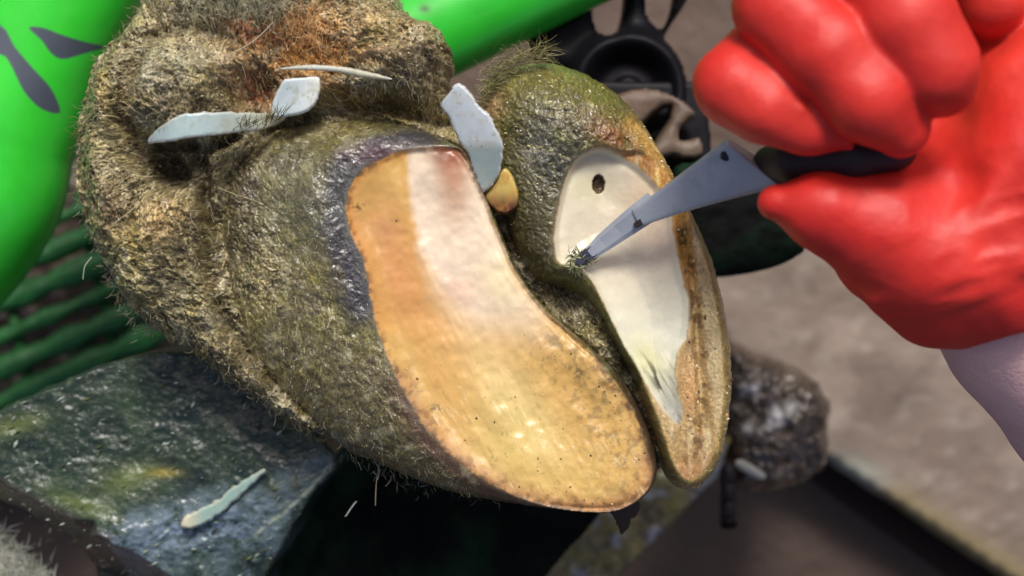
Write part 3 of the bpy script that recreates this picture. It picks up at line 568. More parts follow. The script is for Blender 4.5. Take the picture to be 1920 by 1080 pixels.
sheet('horn_shaving', [(273, 262), (305, 238), (345, 220), (400, 213), (450, 209), (500, 203), (518, 212), (478, 238), (400, 257), (345, 265), (295, 269)],
      (lambda f: lambda X, Y: f(X) - .12 * (Y - 240))(QF((280, 340, 420, 505), HZ((280, 340, 420, 505), (250, 225, 222, 210), 26))), 4, pshave((182, 202, 200), (204, 208, 184), c0=450, w=60), 'long flat blade-shaped flake tapering to a point at the left', 'horn shaving', GS, zref=60, n=3, jg=3)
sheet('horn_shaving', [(825, 196), (840, 172), (862, 153), (880, 172), (900, 200), (926, 226), (944, 275), (940, 312), (925, 345), (905, 358), (893, 335), (880, 300), (868, 275), (853, 250), (842, 218)],
      lambda X, Y: 44 + .05 * (X - 880) + 12 * np.sin((X - Y) / 50), 4, pshave((186, 194, 200), (142, 156, 156), ax=(0, 1), c0=270, w=12), 'wide translucent bluish flake wedged between the two claws', 'horn shaving', GS, zref=60, n=2, jg=4)
sheet('horn_chip', [(908, 372), (925, 345), (945, 316), (962, 330), (973, 365), (968, 392), (938, 402)],
      lambda X, Y: 8 + .5 * (380 - Y) * .4, 12, lambda X, Y, Z, D: rgba(mixc(mixc(np.broadcast_to(lin((214, 186, 108)), X.shape + (3,)).copy(), sst(350, 390, Y), (104, 62, 44)), .6 * sst(0, .6, fbm(X / 8, Y / 14, 52)), (196, 140, 60)), .35),
      'small amber horn chip in the cleft under the bluish flake', 'horn chip', zref=15)
sheet('mud_shred', [(1140, 940), (1190, 932), (1198, 955), (1182, 978), (1168, 1008), (1156, 982)], lambda X, Y: -60 - .9 * (Y - 955), 10,
      lambda X, Y, Z, D: rgba(np.broadcast_to(lin((52, 38, 30)), X.shape + (3,)).copy(), .6), 'dark shred of dirt hanging below the toe of the broad claw', 'dirt', zref=-80, m='shaving', jg=6)

# ------------------------------------------------------------------ dark stone block under the foot
BK = np.array([(-90, 800), (60, 735), (190, 680), (290, 652), (440, 668), (560, 770), (632, 852), (626, 890), (590, 925), (556, 985), (500, 1075), (450, 1190), (120, 1190), (70, 1020), (-90, 945)], float)
ZB = -245
def sdf_bk(X, Y): return sdpoly(BK, X, Y) + 5 * fbm(X / 30, Y / 30, 60)
def z_bk(X, Y, d):
    top = ZB + 30 * fbm(X / 160, Y / 160, 61) * .6 + 4 * fbm(X / 30, Y / 22, 62) + .9 * fbm(X / 9, Y / 7, 63)
    def side(ax, ay, bx, by, slope, jn=6):      # plane falling away on the right-hand side of a->b
        ex, ey = bx - ax, by - ay; l = math.hypot(ex, ey); s = ((X - ax) * ey - (Y - ay) * ex) / l
        return s
    left = side(-60, 862, 205, 1020, 0); left = np.minimum(left, side(190, 960, 215, 1100, 0) + 0)
    z = top
    s1 = -(side(-60, 870, 195, 1000, 0)) + 6 * fbm(X / 25, Y / 25, 64)        # >0 beyond the front-left edge
    z = np.where(s1 > 0, top - s1 * 2.2, top)
    s2 = -(side(185, 985, 225, 1110, 0)) + 5 * fbm(X / 25, Y / 25, 65)
    s2 = np.minimum(s2, (Y - 965) * .9); z = np.minimum(z, np.where(s2 > 0, top - s2 * 1.9, top))
    s3 = (-(side(190, 965, 640, 830, 0)) + 14 * fbm(X / 60, Y / 60, 66))       # broken glossy face at the lower right
    s3 = np.where(X > 150, s3, -1); z = np.minimum(z, top - .42 * np.maximum(s3, 0) + np.where(s3 > 0, 12 * np.abs(fbm((X + Y) / 55, (X - Y) / 90, 67)) + 3 * fbm(X / 9, Y / 9, 69), 0))
    s4 = -(side(470, 1110, 655, 850, 0)); s4 = s4 + 30
    s4 = np.where(X > 300, ((X - 600) * .8 + (Y - 905) * .6) + 18 * fbm(X / 40, Y / 40, 68), -1); z = np.minimum(z, top - 20 - 1.6 * np.maximum(s4, 0))
    return z - 18 * sst(10, 0, d)
def p_bk(X, Y, Z, D):
    n = fbm(X / 60, Y / 60, 71); f = fbm(X / 11, Y / 7, 72)
    c = np.broadcast_to(lin((40, 54, 44)), X.shape + (3,)).copy()
    c = mixc(c, sst(0, .7, n) * .7, (58, 76, 50)); c = mixc(c, sst(.1, .6, -n) * .7, (32, 40, 44))
    c = mixc(c, sst(.2, .6, f) * .45, (104, 112, 90)); c = mixc(c, .5 * blob(X, Y, 235, 900, 60, 25, -20) + .5 * blob(X, Y, 20, 800, 60, 18, -15) + .5 * blob(X, Y, 150, 950, 60, 16, 20), (122, 134, 74))
    c = mixc(c, .6 * blob(X, Y, 300, 890, 30, 8, 0), (170, 150, 60)); c = mixc(c, .5 * blob(X, Y, 550, 900, 60, 20, -30), (120, 118, 84))
    s1 = ((X + 60) * 130 - (Y - 870) * 255) / 286.; c = mixc(c, .9 * sst(6, -6, s1) * (X < 215), (62, 58, 50))
    g = sst(0, 25, ((X - 190) * 135 + (Y - 965) * 450) / 470.) * (X > 190); c = mixc(c, g * .75 * sst(-.35, .2, fbm(X / 40, Y / 60, 116)), (92, 108, 112))  # sky reflection on the broken face put into the colour
    c = mixc(c, sst(.35, .6, fbm((X + Y * .3) / 24, Y / 7, 161)) * .5, (96, 108, 84)); c = mixc(c, sst(.45, .65, fbm((X * .9 + Y * .4) / 14, (Y * .9 - X * .4) / 6, 73)) * .6, (150, 158, 146))
    c = mixc(c, (.8 * blob(X, Y, 300, 1005, 100, 42, -15) + .7 * blob(X, Y, 430, 985, 80, 46, -25)) * sst(-.4, .1, fbm(X / 16, Y / 11, 190)), (134, 150, 166))  # brighter patches of the same painted sky reflection
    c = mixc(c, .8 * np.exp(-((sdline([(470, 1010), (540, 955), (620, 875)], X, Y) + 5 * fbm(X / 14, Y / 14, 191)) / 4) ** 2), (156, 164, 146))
    return rgba(c, np.clip(.34 - .16 * g + .12 * n, .1, .8))
blk = relief('stone_block', sdf_bk, (-100, 640, 660, 1195), 2.5, z_bk, lambda X, Y: -580. + 0 * X, 300, p_bk, M['block'], None, -240, edge=30)
tag(blk.o, 'wet dark green-black stone block with chipped glossy edge below the cow foot', 'stone block')
def onblk(X, Y): return blk.sample(X, Y)[0]
sheet('horn_shaving', [(498, 878), (478, 905), (445, 935), (415, 962), (375, 985), (345, 992), (338, 978), (362, 958), (405, 938), (440, 910)],
      (lambda f: lambda X, Y: f(X) + 3 * np.sin(X / 25))(QF((350, 390, 430, 470, 495), [float(onblk(np.array([a]), np.array([b]))[0]) + 14 for a, b in ((350, 982), (390, 962), (430, 935), (470, 905), (495, 885))])), 7, pshave((150, 176, 166), (214, 206, 176), ax=(-1, 0), c0=-365, w=25), 'crumpled greenish strip lying on the chipped edge of the stone block', 'horn shaving', zref=-250, jg=4)
px, py, z = scatter(blk, 900, lambda x, y, D: D < -8); n = len(px)
flecks('crumb_litter', None, px, py, z + 2, rng.uniform(1.5, 4, n) * rng.choice([1, 1, 1, 2.4], n), lin(np.array([(140, 150, 130), (176, 184, 170), (90, 100, 60), (60, 60, 44)]))[rng.integers(0, 4, n)], -300, 'pale wet crumbs scattered over the dark stone block', .25, -.5, .5)
bpy.data.objects['crumb_litter']['category'] = 'litter'

# ------------------------------------------------------------------ generic solids from fields (surface nets)
def capsule_d(P, a, b, ra, rb):
    ab = b - a; L = ab @ ab + 1e-9; w = P - a; t = np.clip((w @ ab) / L, 0, 1)
    return np.linalg.norm(w - t[..., None] * ab, axis=-1) - (ra + (rb - ra) * t)
def smin(a, b, k):
    h = np.clip(.5 + .5 * (b - a) / k, 0, 1); return b * (1 - h) + a * h - k * h * (1 - h)
def wp(x, y, z): f = 1 - z / CH; return np.array([(x - 960) * f, (540 - y) * f, z])
def chain(P, pts, k=14):
    d = None; q = [(wp(*p[:3]), p[3] * (1 - p[2] / CH)) for p in pts]
    for (a, ra), (b, rb) in zip(q[:-1], q[1:]):
        e = capsule_d(P, a, b, ra, rb); d = e if d is None else smin(d, e, k)
    return d
def chain_up(P, pts, k=14, up=150):
    return chain(P, [(a, b, c + up, d) for a, b, c, d in pts], k)
def surface_nets(F, org, h):
    s = F < 0; nx, ny, nz = F.shape
    c = [(i, j, k) for i in (0, 1) for j in (0, 1) for k in (0, 1)]
    def sl(i, j, k): return (slice(i, nx - 1 + i), slice(j, ny - 1 + j), slice(k, nz - 1 + k))
    cnt = sum(s[sl(*q)].astype(int) for q in c); act = (cnt > 0) & (cnt < 8)
    idx = np.full(act.shape, -1); ia = np.argwhere(act); idx[act] = np.arange(len(ia))
    acc = np.zeros((len(ia), 3)); m = np.zeros(len(ia))
    for p in c:
        for ax in range(3):
            if p[ax]: continue
            q = list(p); q[ax] = 1; fa = F[ia[:, 0] + p[0], ia[:, 1] + p[1], ia[:, 2] + p[2]]; fb = F[ia[:, 0] + q[0], ia[:, 1] + q[1], ia[:, 2] + q[2]]
            x = (fa < 0) != (fb < 0); t = np.where(x, fa / (fa - fb + 1e-12), 0)
            pt = np.tile(np.array(p, float), (len(ia), 1)); pt[:, ax] += t
            acc += np.where(x[:, None], pt, 0); m += x
    V = (ia + acc / m[:, None]) * h + org; Q = []
    for ax in range(3):
        a1, a2 = (ax + 1) % 3, (ax + 2) % 3
        lo = [slice(1, -1)] * 3; lo[ax] = slice(0, -1); hi = [slice(1, -1)] * 3; hi[ax] = slice(1, None)
        A = s[tuple(lo)]; B = s[tuple(hi)]; x = np.argwhere(A != B); 
        if not len(x): continue
        off = np.array([1, 1, 1]); off[ax] = 0; g = x + off
        def id_(d1, d2):
            r = g.copy(); r[:, a1] -= d1; r[:, a2] -= d2; return idx[r[:, 0], r[:, 1], r[:, 2]]
        q = np.stack([id_(1, 1), id_(0, 1), id_(0, 0), id_(1, 0)], 1)
        fl = B[tuple(x.T)]; q[fl] = q[fl][:, ::-1]; Q.append(q)
    return V, np.concatenate(Q)
def field_mesh(name, fn, lo, hi, h, m, parent=None, smooth_it=2):
    g = [np.arange(lo[i], hi[i] + h, h) for i in range(3)]; P = np.stack(np.meshgrid(*g, indexing='ij'), -1)
    V, Q = surface_nets(fn(P), np.array(lo, float), h)
    for _ in range(smooth_it):   # light Laplacian
        acc = np.zeros_like(V); n_ = np.zeros(len(V))
        for a in range(4):
            b = (a + 1) % 4; np.add.at(acc, Q[:, a], V[Q[:, b]]); np.add.at(n_, Q[:, a], 1)
            np.add.at(acc, Q[:, b], V[Q[:, a]]); np.add.at(n_, Q[:, b], 1)
        V = V * .5 + .5 * acc / n_[:, None]
    return mesh(name, V * SC, Q, m, parent)

# ------------------------------------------------------------------ the trimmer's gloved hand and forearm
person = empty('person', 1840, 480, 120, 'person in a red rubber glove and mauve sleeve gripping the hoof knife', 'person')
person['_loc'] = list(person.location)
def hand(P):
    chain = lambda Q, pts, k=14: chain_up(Q, pts, k)
    idx = chain(P, [(1560, 20, 130, 66), (1425, 110, 190, 66), (1380, 160, 222, 72), (1440, 200, 248, 66), (1518, 240, 252, 44), (1592, 272, 238, 12)], 34)
    mid = chain(P, [(1560, -110, 200, 76), (1462, 10, 270, 80), (1550, 95, 300, 82), (1630, 180, 306, 79), (1690, 240, 280, 56)], 40)
    ring = chain(P, [(1700, -190, 240, 80), (1640, -60, 310, 84), (1700, 40, 330, 84), (1752, 125, 326, 74), (1766, 160, 300, 58)], 40)
    pin = chain(P, [(1960, -190, 120, 60), (1830, -70, 170, 62), (1860, 0, 160, 56), (1880, 40, 110, 50)], 20)
    back = chain(P, [(1700, 0, 60, 90), (1880, -60, 60, 90), (2020, 60, 60, 100)], 40)
    palm = smin(chain(P, [(2060, 60, 120, 110), (1960, 190, 130, 118), (1940, 310, 140, 140), (1890, 440, 110, 150)], 40), chain(P, [(1790, 350, 70, 105), (1720, 320, 30, 90)], 40), 50)
    th = chain(P, [(1860, 480, 100, 150), (1730, 470, 120, 130), (1640, 425, 150, 102), (1545, 396, 175, 72), (1456, 380, 180, 36)], 30)
    th = smin(th, chain(P, [(1600, 392, 140, 78), (1700, 400, 110, 104)], 20), 30)
    low = chain(P, [(1650, 480, 80, 80), (1760, 535, 60, 112), (1850, 510, 60, 130)], 30)
    wr = chain(P, [(1860, 480, 70, 150), (1905, 520, 60, 150)], 20)
    palm = smin(smin(smin(palm, th, 40), low, 40), smin(back, wr, 30), 40)
    # fold of the heel of the hand
    palm = smin(palm, chain(P, [(1985, 90, 110, 100), (1905, 190, 120, 92), (1850, 150, 60, 70), (1815, 90, 20, 80)], 20), 30)
    palm = smin(palm, chain(P, [(1850, 290, 60, 110), (1760, 270, 10, 90), (1640, 260, 0, 80)], 20), 30)
    d = smin(smin(smin(idx, mid, 5), ring, 5), pin, 5); d = smin(d, palm, 7)
    d = d + 2.6 * fbm(P[..., 0] / 60 + P[..., 2] / 80, P[..., 1] / 60 - P[..., 2] / 90, 140, 2)
    x = P[..., 0]; y = P[..., 1]; z = P[..., 2]
    d = d + 4.0 * np.sin((x * .8 + y * .55) / 34. + 2.5 * np.sin(y / 120.) + z / 60.) * np.exp(-((x - 850) / 130) ** 2 - ((y - 10) / 90) ** 2)
    fo = fbm(x / 150 + y / 500, y / 60 - x / 160 + z / 200, 180, 2); d = d - 8 * np.exp(-(fo * 8) ** 2) * np.exp(-((x - 840) / 170) ** 2 - ((y - 40) / 150) ** 2)
    d = smin(d, chain(P, [(1452, 176, 298, 7), (1500, 205, 300, 8), (1590, 266, 254, 6)], 6), 14)
    d = smin(d, chain(P, [(1640, 560, 150, 9), (1790, 470, 214, 10), (1880, 330, 236, 9)], 20), 30)
    cut = ((x - (1745 - 960)) * .47 - (y - (540 - 652)) * .88) + 5 * np.sin(x / 30.)     # glove ends at the wrist
    return np.maximum(d, cut)
gl = field_mesh('glove', hand, (280, -140, 60), (1200, 720, 590), 6.0, M['glove'], person)
def sleeve(P):
    d = chain(P, [(1835, 520, 160, 142), (2040, 760, 40, 158), (2350, 1120, -120, 185)], 20)
    x, y = P[..., 0], P[..., 1]
    return d + 7 * np.sin((x * .72 - y * .7) / 44 + 1.5 * np.sin(x / 60)) * np.sin((x + y) / 90)
field_mesh('sleeve', sleeve, (620, -860, -340), (1700, 200, 340), 10.0, M['sleeve'], person)

# ------------------------------------------------------------------ hoof knife
kn = empty('hoof_knife', 1400, 310, 190, 'grey steel hoof knife held over the narrow claw, its worn tip at the cleft', 'hoof knife')
def loft(name, secs, m, parent, bev=.3):
    """secs: (x, y, z, half width, half thickness, skew) along the picture; flat bar with bevelled edges"""
    s = np.array(secs, float); C = np.array([wp(a, b, c) for a, b, c in s[:, :3]]); T = np.gradient(C, axis=0); T[:, 2] = 0; T /= np.linalg.norm(T, axis=1)[:, None]
    Nn = np.stack([-T[:, 1], T[:, 0], 0 * T[:, 0]], 1); prof = [(-1, 0), (-1 + bev, 1), (1 - bev, 1), (1, 0), (1 - bev, -1), (-1 + bev, -1)]; V = []
    for i in range(len(s)):
        for u, v in prof: V.append(C[i] + Nn[i] * u * s[i, 3] + np.array([0, 0, 1]) * v * s[i, 4] + T[i] * s[i, 5] * u)
    F = []; k = 6
    for i in range(len(s) - 1):
        for j in range(k): F.append([i * k + j, i * k + (j + 1) % k, (i + 1) * k + (j + 1) % k, (i + 1) * k + j])
    e = (len(s) - 1) * k
    for b in (0, e): F += [[b, b + 1, b + 4, b + 5], [b + 1, b + 2, b + 3, b + 4]]
    return mesh(name, np.array(V) * SC, np.array(F), m, parent, smooth=False)
loft('blade', [(1106, 476, 62, 12, 3, 0), (1130, 456, 68, 17, 4, 0), (1160, 433, 80, 20, 5, 0), (1196, 406, 100, 23, 6, 0), (1230, 382, 118, 25, 6, 0)], M['steel'], kn, .4)
def socket(P):
    a, b, c = wp(1192, 410, 104), wp(1290, 345, 170), wp(1412, 300, 250); e1 = (c - a) / np.linalg.norm(c - a); Q = P - a
    t = (Q @ e1) / np.linalg.norm(c - a); side = np.cross(e1, [0, 0, 1.0]); side /= np.linalg.norm(side); nrm = np.cross(side, e1)
    u = Q @ side + 1.5 * np.sin(np.clip(t, 0, 1) * math.pi); v = Q @ nrm; w = 18 + 40 * np.clip(t, 0, 1.2) ** 1.15; h = 6 + 18 * np.clip(t, 0, 1.2) ** 1.6
    d = (np.sqrt((u / w) ** 2 + (v / h) ** 2) - 1) * np.minimum(w, h * 1.6)
    d = np.maximum(d, v - h * .62)                       # hammered flat on top
    return np.maximum(np.maximum(d, -t * 100), (t - 1) * np.linalg.norm(c - a) - .5 * u)
q1 = wp(1150, 460, 60); q2 = wp(1480, 220, 330); field_mesh('socket', socket, (q1[0], q1[1], 60), (q2[0], q2[1], 330), 3.0, M['steel'], kn, 1)
loft('hook_tip', [(1082, 494, 66, 7, 4, 0), (1092, 486, 58, 12, 5, 0), (1106, 476, 60, 13, 5, 0), (1118, 466, 64, 13, 4, 0)], mat('dark_tip', (60, 64, 84), .4, metal=.5), kn, .3)
loft('notch', [(1190, 424, 104, 5, 5, 0), (1206, 414, 108, 9, 6, 0), (1222, 404, 112, 5, 5, 0)], M['darkhandle'], kn, .3)
def rivet(P): return np.maximum(np.linalg.norm(P[..., :2] - wp(1362, 292, 250)[:2], axis=-1) - 9 - 3 * fbm(P[..., 0] / 5, P[..., 1] / 5, 160), np.abs(P[..., 2] - 236) - 6)
q = wp(1362, 292, 250); field_mesh('rivet', rivet, (q[0] - 18, q[1] - 18, 222), (q[0] + 18, q[1] + 18, 250), 2.0, mat('rivet_dark', (44, 52, 60), .45, metal=.6), kn)
field_mesh('handle', lambda P: chain(P, [(1446, 308, 238, 36), (1490, 300, 296, 44), (1600, 290, 345, 46), (1680, 280, 345, 40)], 10), (320, 120, 220), (760, 340, 440), 6.0, M['darkhandle'], kn)
# greenish fibres caught on the tip
n = 160; a_ = rng.uniform(0, 6.28, n)
tag(hairs('caught_fibres', kn, 1085 + rng.normal(0, 9, n), 490 + rng.normal(0, 7, n), np.full(n, 56.) + rng.normal(0, 5, n), a_, rng.uniform(8, 26, n), rng.uniform(.7, 1.8, n),
    haircol(n, ((120, 126, 70), (170, 172, 130), (70, 72, 44))), .5, .8, zref=60), 'green fibres caught on the knife tip', kind='stuff')

# ------------------------------------------------------------------ painted green tubes of the crush
def sweep(name, path, rad, m, parent=None, z_sides=64, seg=12, paint=None, n=40):
    P = np.array([wp(*p) for p in path]); sp = spline(P, seg, False); k = len(sp)
    T = np.gradient(sp, axis=0); T /= np.linalg.norm(T, axis=1)[:, None]; up = np.array([0, 0, 1.0])
    A = np.cross(T, up); A /= np.linalg.norm(A, axis=1)[:, None]; B = np.cross(A, T); th = np.linspace(0, 2 * math.pi, z_sides, endpoint=False)
    V = sp[:, None] + rad * (A[:, None] * np.cos(th)[None, :, None] + B[:, None] * np.sin(th)[None, :, None]); V = V.reshape(-1, 3)
    i = np.arange(k - 1)[:, None] * z_sides; j = np.arange(z_sides)[None, :]; j2 = (j + 1) % z_sides
    F = np.stack([i + j, i + j2, i + z_sides + j2, i + z_sides + j], -1).reshape(-1, 4)
    f = 1 - V[:, 2] / CH; X = V[:, 0] / f + 960; Y = 540 - V[:, 1] / f
    col = paint(X, Y, V[:, 2]) if paint else None
    return mesh(name, V * SC, F[:, ::-1], m, parent, col)
PA = spline([(-60, 30), (2, 48), (28, 88), (62, 128), (96, 166), (113, 205), (104, 213), (74, 202), (44, 170), (18, 118), (0, 102), (-60, 90)], 4)
PB = spline([(54, 52), (80, 52), (118, 66), (158, 78), (196, 88), (160, 100), (118, 111), (96, 100), (78, 76)], 4)
def p_green(X, Y, z):
    c = np.broadcast_to(lin((58, 208, 56)), X.shape + (3,)).copy(); top = z > -600
    m = np.maximum(sst(1.5, -1.5, sdpoly(PA, X, Y)), sst(1.5, -1.5, sdpoly(PB, X, Y))) * top
    c = mixc(c, m, (76, 82, 94)); return rgba(c, .26 + .25 * m)
g1 = sweep('green_tube', [(300, -420, -480), (170, -140, -480), (60, 80, -480), (-5, 250, -480), (-40, 380, -500), (-160, 520, -560), (-420, 660, -640)], 170, M['green'], None, 420, 90, p_green)
tag(g1, 'thick bright green painted tube with two dark bare patches, bending down at the left', 'steel tube')
def p_g2(X, Y, z): 
    c = np.broadcast_to(lin((50, 196, 54)), X.shape + (3,)).copy(); d = blob(X, Y, 796, 16, 9, 7); c = mixc(c, d, (40, 60, 30)); return rgba(c, .34)
g2 = sweep('green_tube', [(560, 170, -520), (780, 66, -520), (960, -22, -520), (1400, -236, -520)], 118, M['green'], None, 64, 30, p_g2)
tag(g2, 'straight bright green painted tube running behind the cow foot at the top', 'steel tube')

# ------------------------------------------------------------------ green plastic grating at the lower left
gt = empty('plastic_grating', 120, 620, -1100, 'green plastic floor grating, out of focus, between the green tube and the stone block', 'grating')
def bar(name, a, b, z, r, parent, m, hump=0, sides=8, k=16, seed=0):
    A = wp(a[0], a[1], z); B = wp(b[0], b[1], z); t = np.linspace(0, 1, k)[:, None]; C = A * (1 - t) + B * t
    C[:, 2] += 6 * np.sin(t[:, 0] * 20 + seed); R = r * (1 + hump * np.sin(t[:, 0] * 38 + seed * 1.7) + .12 * np.sin(t[:, 0] * 91 + seed))
    V, F = tubes(C[None], R[None], sides); return mesh(name, V * SC, F, m, parent)
for i_, (y0_, y1_) in enumerate(((455, 470), (515, 520), (572, 582), (640, 636), (700, 694), (764, 748), (826, 820), (884, 880))):
    bar('bar', (-160, y0_ + 62), (470, y1_ - 205), -1350, 23 + 5 * (i_ % 3), gt, M['grate'], .26, seed=i_ * 2.3)
for i_, x0_ in enumerate((40, 215)):
    bar('cross_bar', (x0_ - 70, 360), (x0_ + 50, 860), -1385, 15, gt, M['grate'], .2, seed=i_ + 3)

# ------------------------------------------------------------------ machine parts, plates, floor
def plate(name, pts, z, thick, m, label, cat, holes=(), n=1, noise=3, dome=10, paint=None, rel=None, parent=None, step=5.0, round_=14):
    poly = spline(pts, n) if n > 1 else np.array(pts, float); hs = [spline(h, 5) for h in holes]
    def sd(X, Y):
        d = sdpoly(poly, X, Y)
        for h in hs: d = np.maximum(d, -sdpoly(h, X, Y))
        return d + noise * fbm(X / 40, Y / 40, 80)
    x0, y0 = poly.min(0) - 12; x1, y1 = poly.max(0) + 12
    r = relief(name, sd, (x0, y0, x1, y1), step, lambda X, Y, d: z - thick * .3 * (1 - np.sqrt(1 - (1 - np.clip(d / round_, 0, 1)) ** 2)) + dome * fbm(X / 70, Y / 70, 81) + (rel(X, Y) if rel else 0),
               z - thick, thick * .3, paint, m, parent, z, edge=8)
    if parent is None: tag(r.o, label, cat)
    return r
plate('winch_wheel', [(985, -120), (1330, -120), (1300, -20), (1262, 40), (1252, 68), (1276, 100), (1291, 150), (1292, 215), (1260, 330), (1180, 330), (1100, 250), (1062, 190), (1060, 130), (1000, 100)], -560, 90, M['black'],
      'black iron wheel with open spokes behind the heel of the narrow claw', 'machine wheel', [[(1118, -60), (1170, -60), (1168, 20), (1152, 58), (1125, 52), (1114, 10)], [(1222, -70), (1268, -70), (1262, 10), (1244, 45), (1226, 35), (1214, 0)]], n=5, noise=.5, dome=3, round_=30,
      rel=lambda X, Y: (lambda rr: 40 * np.exp(-((rr - 96) / 20) ** 2) - 26 * sst(80, 50, rr) + 34 * sst(34, 24, rr))(np.hypot(X - 1178, Y - 172)))
br = plate('rusty_bracket', [(1130, 190), (1165, 170), (1215, 160), (1262, 172), (1298, 194), (1310, 214), (1292, 226), (1276, 246), (1284, 262), (1316, 254), (1322, 292), (1285, 300), (1262, 290), (1240, 300), (1200, 290), (1150, 240)], -430, 60, M['rust'],
      'rusty brown iron bracket with a dark slot and a notch behind the knife blade', 'bracket', [[(1196, 256), (1222, 218), (1256, 196), (1258, 216), (1238, 250), (1214, 280)]], n=3, noise=.5, dome=6, round_=26)
plate('bracket_backing', [(1100, 150), (1330, 150), (1345, 380), (1150, 380)], -540, 40, M['black'], 'flat black iron plate behind the rusty bracket', 'machine part', n=1, dome=2)
plate('black_fitting', [(1260, 320), (1340, 300), (1450, 330), (1530, 420), (1510, 478), (1440, 508), (1345, 518), (1290, 500)], -420, 120, M['rubber'],
      'rounded black fitting between the narrow claw and the red thumb', 'machine part', n=5, noise=2, dome=14, round_=60)
plate('under_claw_shade', [(430, 700), (700, 760), (1120, 860), (1160, 905), (1120, 980), (1010, 1100), (900, 1200), (420, 1200)], -640, 60, M['rubber'],
      'near-black sheet with green patches, added as shade under the broad claw', 'painted shade', n=3, noise=6, dome=26)  # near-black sheet added where the floor lies in the foot's shade
def p_plate(X, Y, Z, D):
    a = X * .7 + Y * .7; b = X * .7 - Y * .7
    c = np.broadcast_to(lin((104, 96, 62)), X.shape + (3,)).copy(); n1 = fbm(X / 45, Y / 45, 120)
    c = mixc(c, sst(0, .5, n1) * .8, (122, 112, 58)); c = mixc(c, sst(.1, .4, fbm(X / 38, Y / 38, 121)) * .8, (146, 148, 158)); c = mixc(c, sst(.15, .5, fbm(X / 30, Y / 30, 122)) * .8, (72, 60, 44))
    return rgba(c, np.clip(.3 - .1 * n1, .15, .6))
plate('muddy_plate', [(1020, 780), (1380, 820), (1352, 898), (1250, 1000), (1050, 1210), (700, 1210)], -900, 110, mat('plate_mud', attr=True, bump=.002, bscale=90, var=.25, vscale=70),
      'muddy wet metal plate below the toes, its edge running down to the left', 'metal plate', noise=2, dome=14, paint=p_plate)
def p_clod(X, Y, Z, D):
    n1 = fbm(X / 32, Y / 32, 162); c = np.broadcast_to(lin((74, 60, 48)), X.shape + (3,)).copy(); c = mixc(c, sst(0, .5, n1) * .7, (104, 90, 76)); c = mixc(c, sst(.1, .5, -n1) * .7, (44, 34, 28))
    for a, b, q1, q2 in ((1402, 728, 16, 12), (1436, 790, 26, 13), (1452, 772, 12, 18), (1392, 800, 14, 8), (1480, 760, 12, 8)): c = mixc(c, .9 * blob(X, Y, a, b, q1, q2, -20) * sst(-.5, .2, fbm(X / 9, Y / 9, 163)), (206, 204, 206))  # white gloss spots of the wet mud painted in
    return rgba(c, np.clip(.3 + .2 * n1, .12, .7))
rc = relief('mud_clod', lambda X, Y: sdpoly(spline([(1340, 640), (1420, 655), (1505, 690), (1562, 750), (1566, 850), (1530, 905), (1450, 930), (1365, 915), (1345, 800)], 2), X, Y) + 7 * fbm(X / 40, Y / 40, 164), (1320, 610, 1580, 940), 3.0,
    lambda X, Y, d: -1130 + 190 * np.sqrt(1 - (1 - np.clip(d / 46, 0, 1)) ** 2) + 52 * fbm(X / 60, Y / 60, 165) + 16 * fbm(X / 20, Y / 20, 166), -1250, 120, p_clod, mat('clod_mud', attr=True, bump=.002, bscale=150, coat=.6), None, -1000, edge=30)
tag(rc.o, 'wet lump of brown mud with painted white gloss spots beside the toe of the narrow claw', 'mud clod')
sheet('horn_shaving', [(1378, 866), (1392, 862), (1430, 884), (1434, 896), (1420, 898), (1385, 878)], lambda X, Y: -850 + 0 * X, 14, pshave((176, 176, 168), (190, 190, 180)), 'small blurred grey shaving under the mud clod', 'horn shaving', zref=-850, step=3.)
bar_o = bar('dark_gap', (1366, 880), (1366, 985), -960, 22, None, M['darkhandle']); tag(bar_o, 'short black bar added for the dark gap at the corner of the muddy plate', 'dark gap')  # black bar added to stand for the dark gap beside the clod
plate('board_shade', [(1440, 780), (1545, 850), (2300, 1352), (2230, 1400), (1490, 880)], -1600, 60, mat('board_shade_dark', (38, 26, 20), .7, spec=.2), 'dark strip of painted board shade running to the lower right corner', 'board shade', noise=1, dome=2)  # dark strip added for the board's shaded side and cast shadow
def p_board(X, Y, Z, D):
    n1 = fbm(X / 130, Y / 130, 123); c = np.broadcast_to(lin((118, 102, 90)), X.shape + (3,)).copy()
    c = mixc(c, sst(0, .5, n1) * .6, (142, 126, 114)); c = mixc(c, sst(.05, .5, -n1) * .6, (108, 94, 82)); c = mixc(c, .8 * blob(X, Y, 1605, 885, 60, 26, 20), (150, 156, 142))
    c = mixc(c, .75 * np.exp(-(sdline([(1680, 940), (1900, 1080)], X, Y) / 34) ** 2), (128, 114, 74)); c = mixc(c, sst(.2, .5, fbm(X / 40, Y / 24, 124)) * .4, (158, 146, 134))
    return rgba(c, np.clip(.6 + .2 * n1, .3, .9))
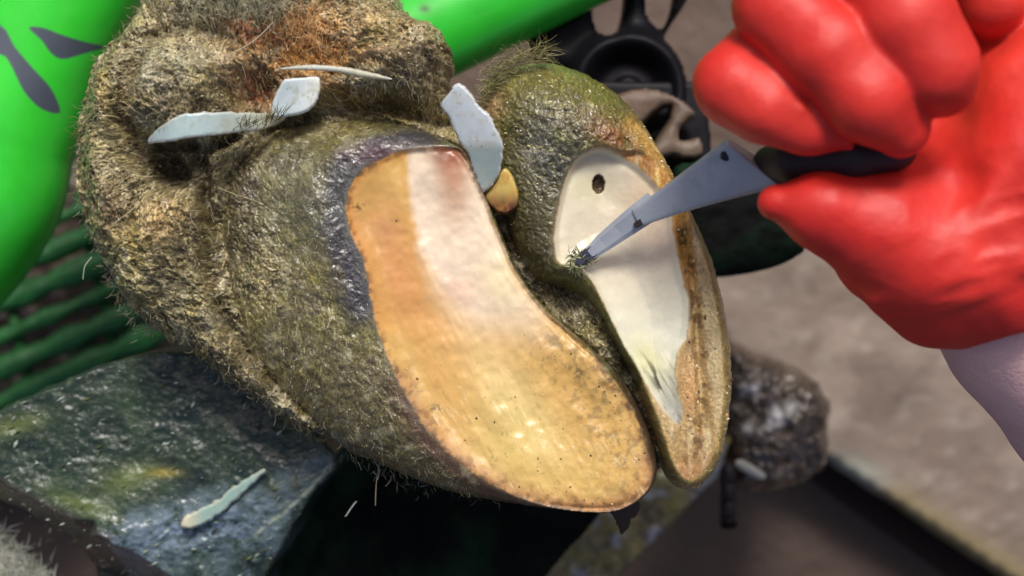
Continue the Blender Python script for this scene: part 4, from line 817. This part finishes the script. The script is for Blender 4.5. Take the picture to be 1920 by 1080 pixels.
plate('floor_board', [(1260, 420), (1560, 380), (2400, 300), (2500, 1420), (2300, 1365), (1545, 860), (1420, 800)], -1440, 60, mat('worn_board', attr=True, bump=.003, bscale=45, var=.12, vscale=30),
      'worn grey-brown board behind the hand, its edge along the dark strip of painted shade', 'board', noise=3, dome=8, step=10, paint=p_board)
plate('grating_shade', [(-400, 300), (500, 250), (560, 800), (-400, 1000)], -1560, 40, mat('grating_shade_brown', (58, 42, 36), .5, bump=.004, bscale=60, tint2=(84, 72, 62), var=.3), 'dark brown sheet added as shade under the green grating', 'grating shade', noise=8, dome=30)  # dark sheet added to put shade on the floor below the bars
# floor: one sheet
n_ = 90; g = np.linspace(-2, 2, n_); X, Y = np.meshgrid(g, g, indexing='ij'); Z = -1750 * SC + .006 * fbm(X * 7, Y * 7, 90)
V = np.stack([X, Y, Z], -1).reshape(-1, 3); I = np.arange(n_ * n_).reshape(n_, n_)
o = mesh('ground', V, np.stack([I[:-1, :-1], I[1:, :-1], I[1:, 1:], I[:-1, 1:]], -1).reshape(-1, 4), M['floor']); tag(o, kind='structure')

# pale fuzzy tuft in the bottom left corner
def fz(P):
    return chain(P, [(-60, 1030, -520, 62), (40, 1110, -520, 64)], 10) + 5 * fbm(P[..., 0] / 20, P[..., 1] / 20, 91)
o = field_mesh('fuzzy_rope', fz, tuple(wp(-200, 1280, -640)), tuple(wp(160, 900, -400)), 6.0, mat('pale_fuzz', (120, 122, 96), .8, bump=.001, bscale=300)); tag(o, 'pale fuzzy rope end in the lower left corner beside the stone block', 'rope')
n = 2600; t = rng.uniform(0, 1, n); px = -60 + 110 * t + rng.normal(0, 26, n); py = 1030 + 85 * t + rng.normal(0, 26, n)
o2 = hairs('fuzz', None, px, py, -462 + rng.normal(0, 6, n), rng.uniform(-2.2, .6, n), rng.uniform(12, 40, n), rng.uniform(.8, 1.8, n), haircol(n, ((196, 196, 180), (160, 160, 140), (214, 214, 204))), .3, .8, zref=-480)
tag(o2, 'short pale fibres', kind='stuff'); o2.parent = o

for o in list(S.objects):
    if '_loc' in o: del o['_loc']
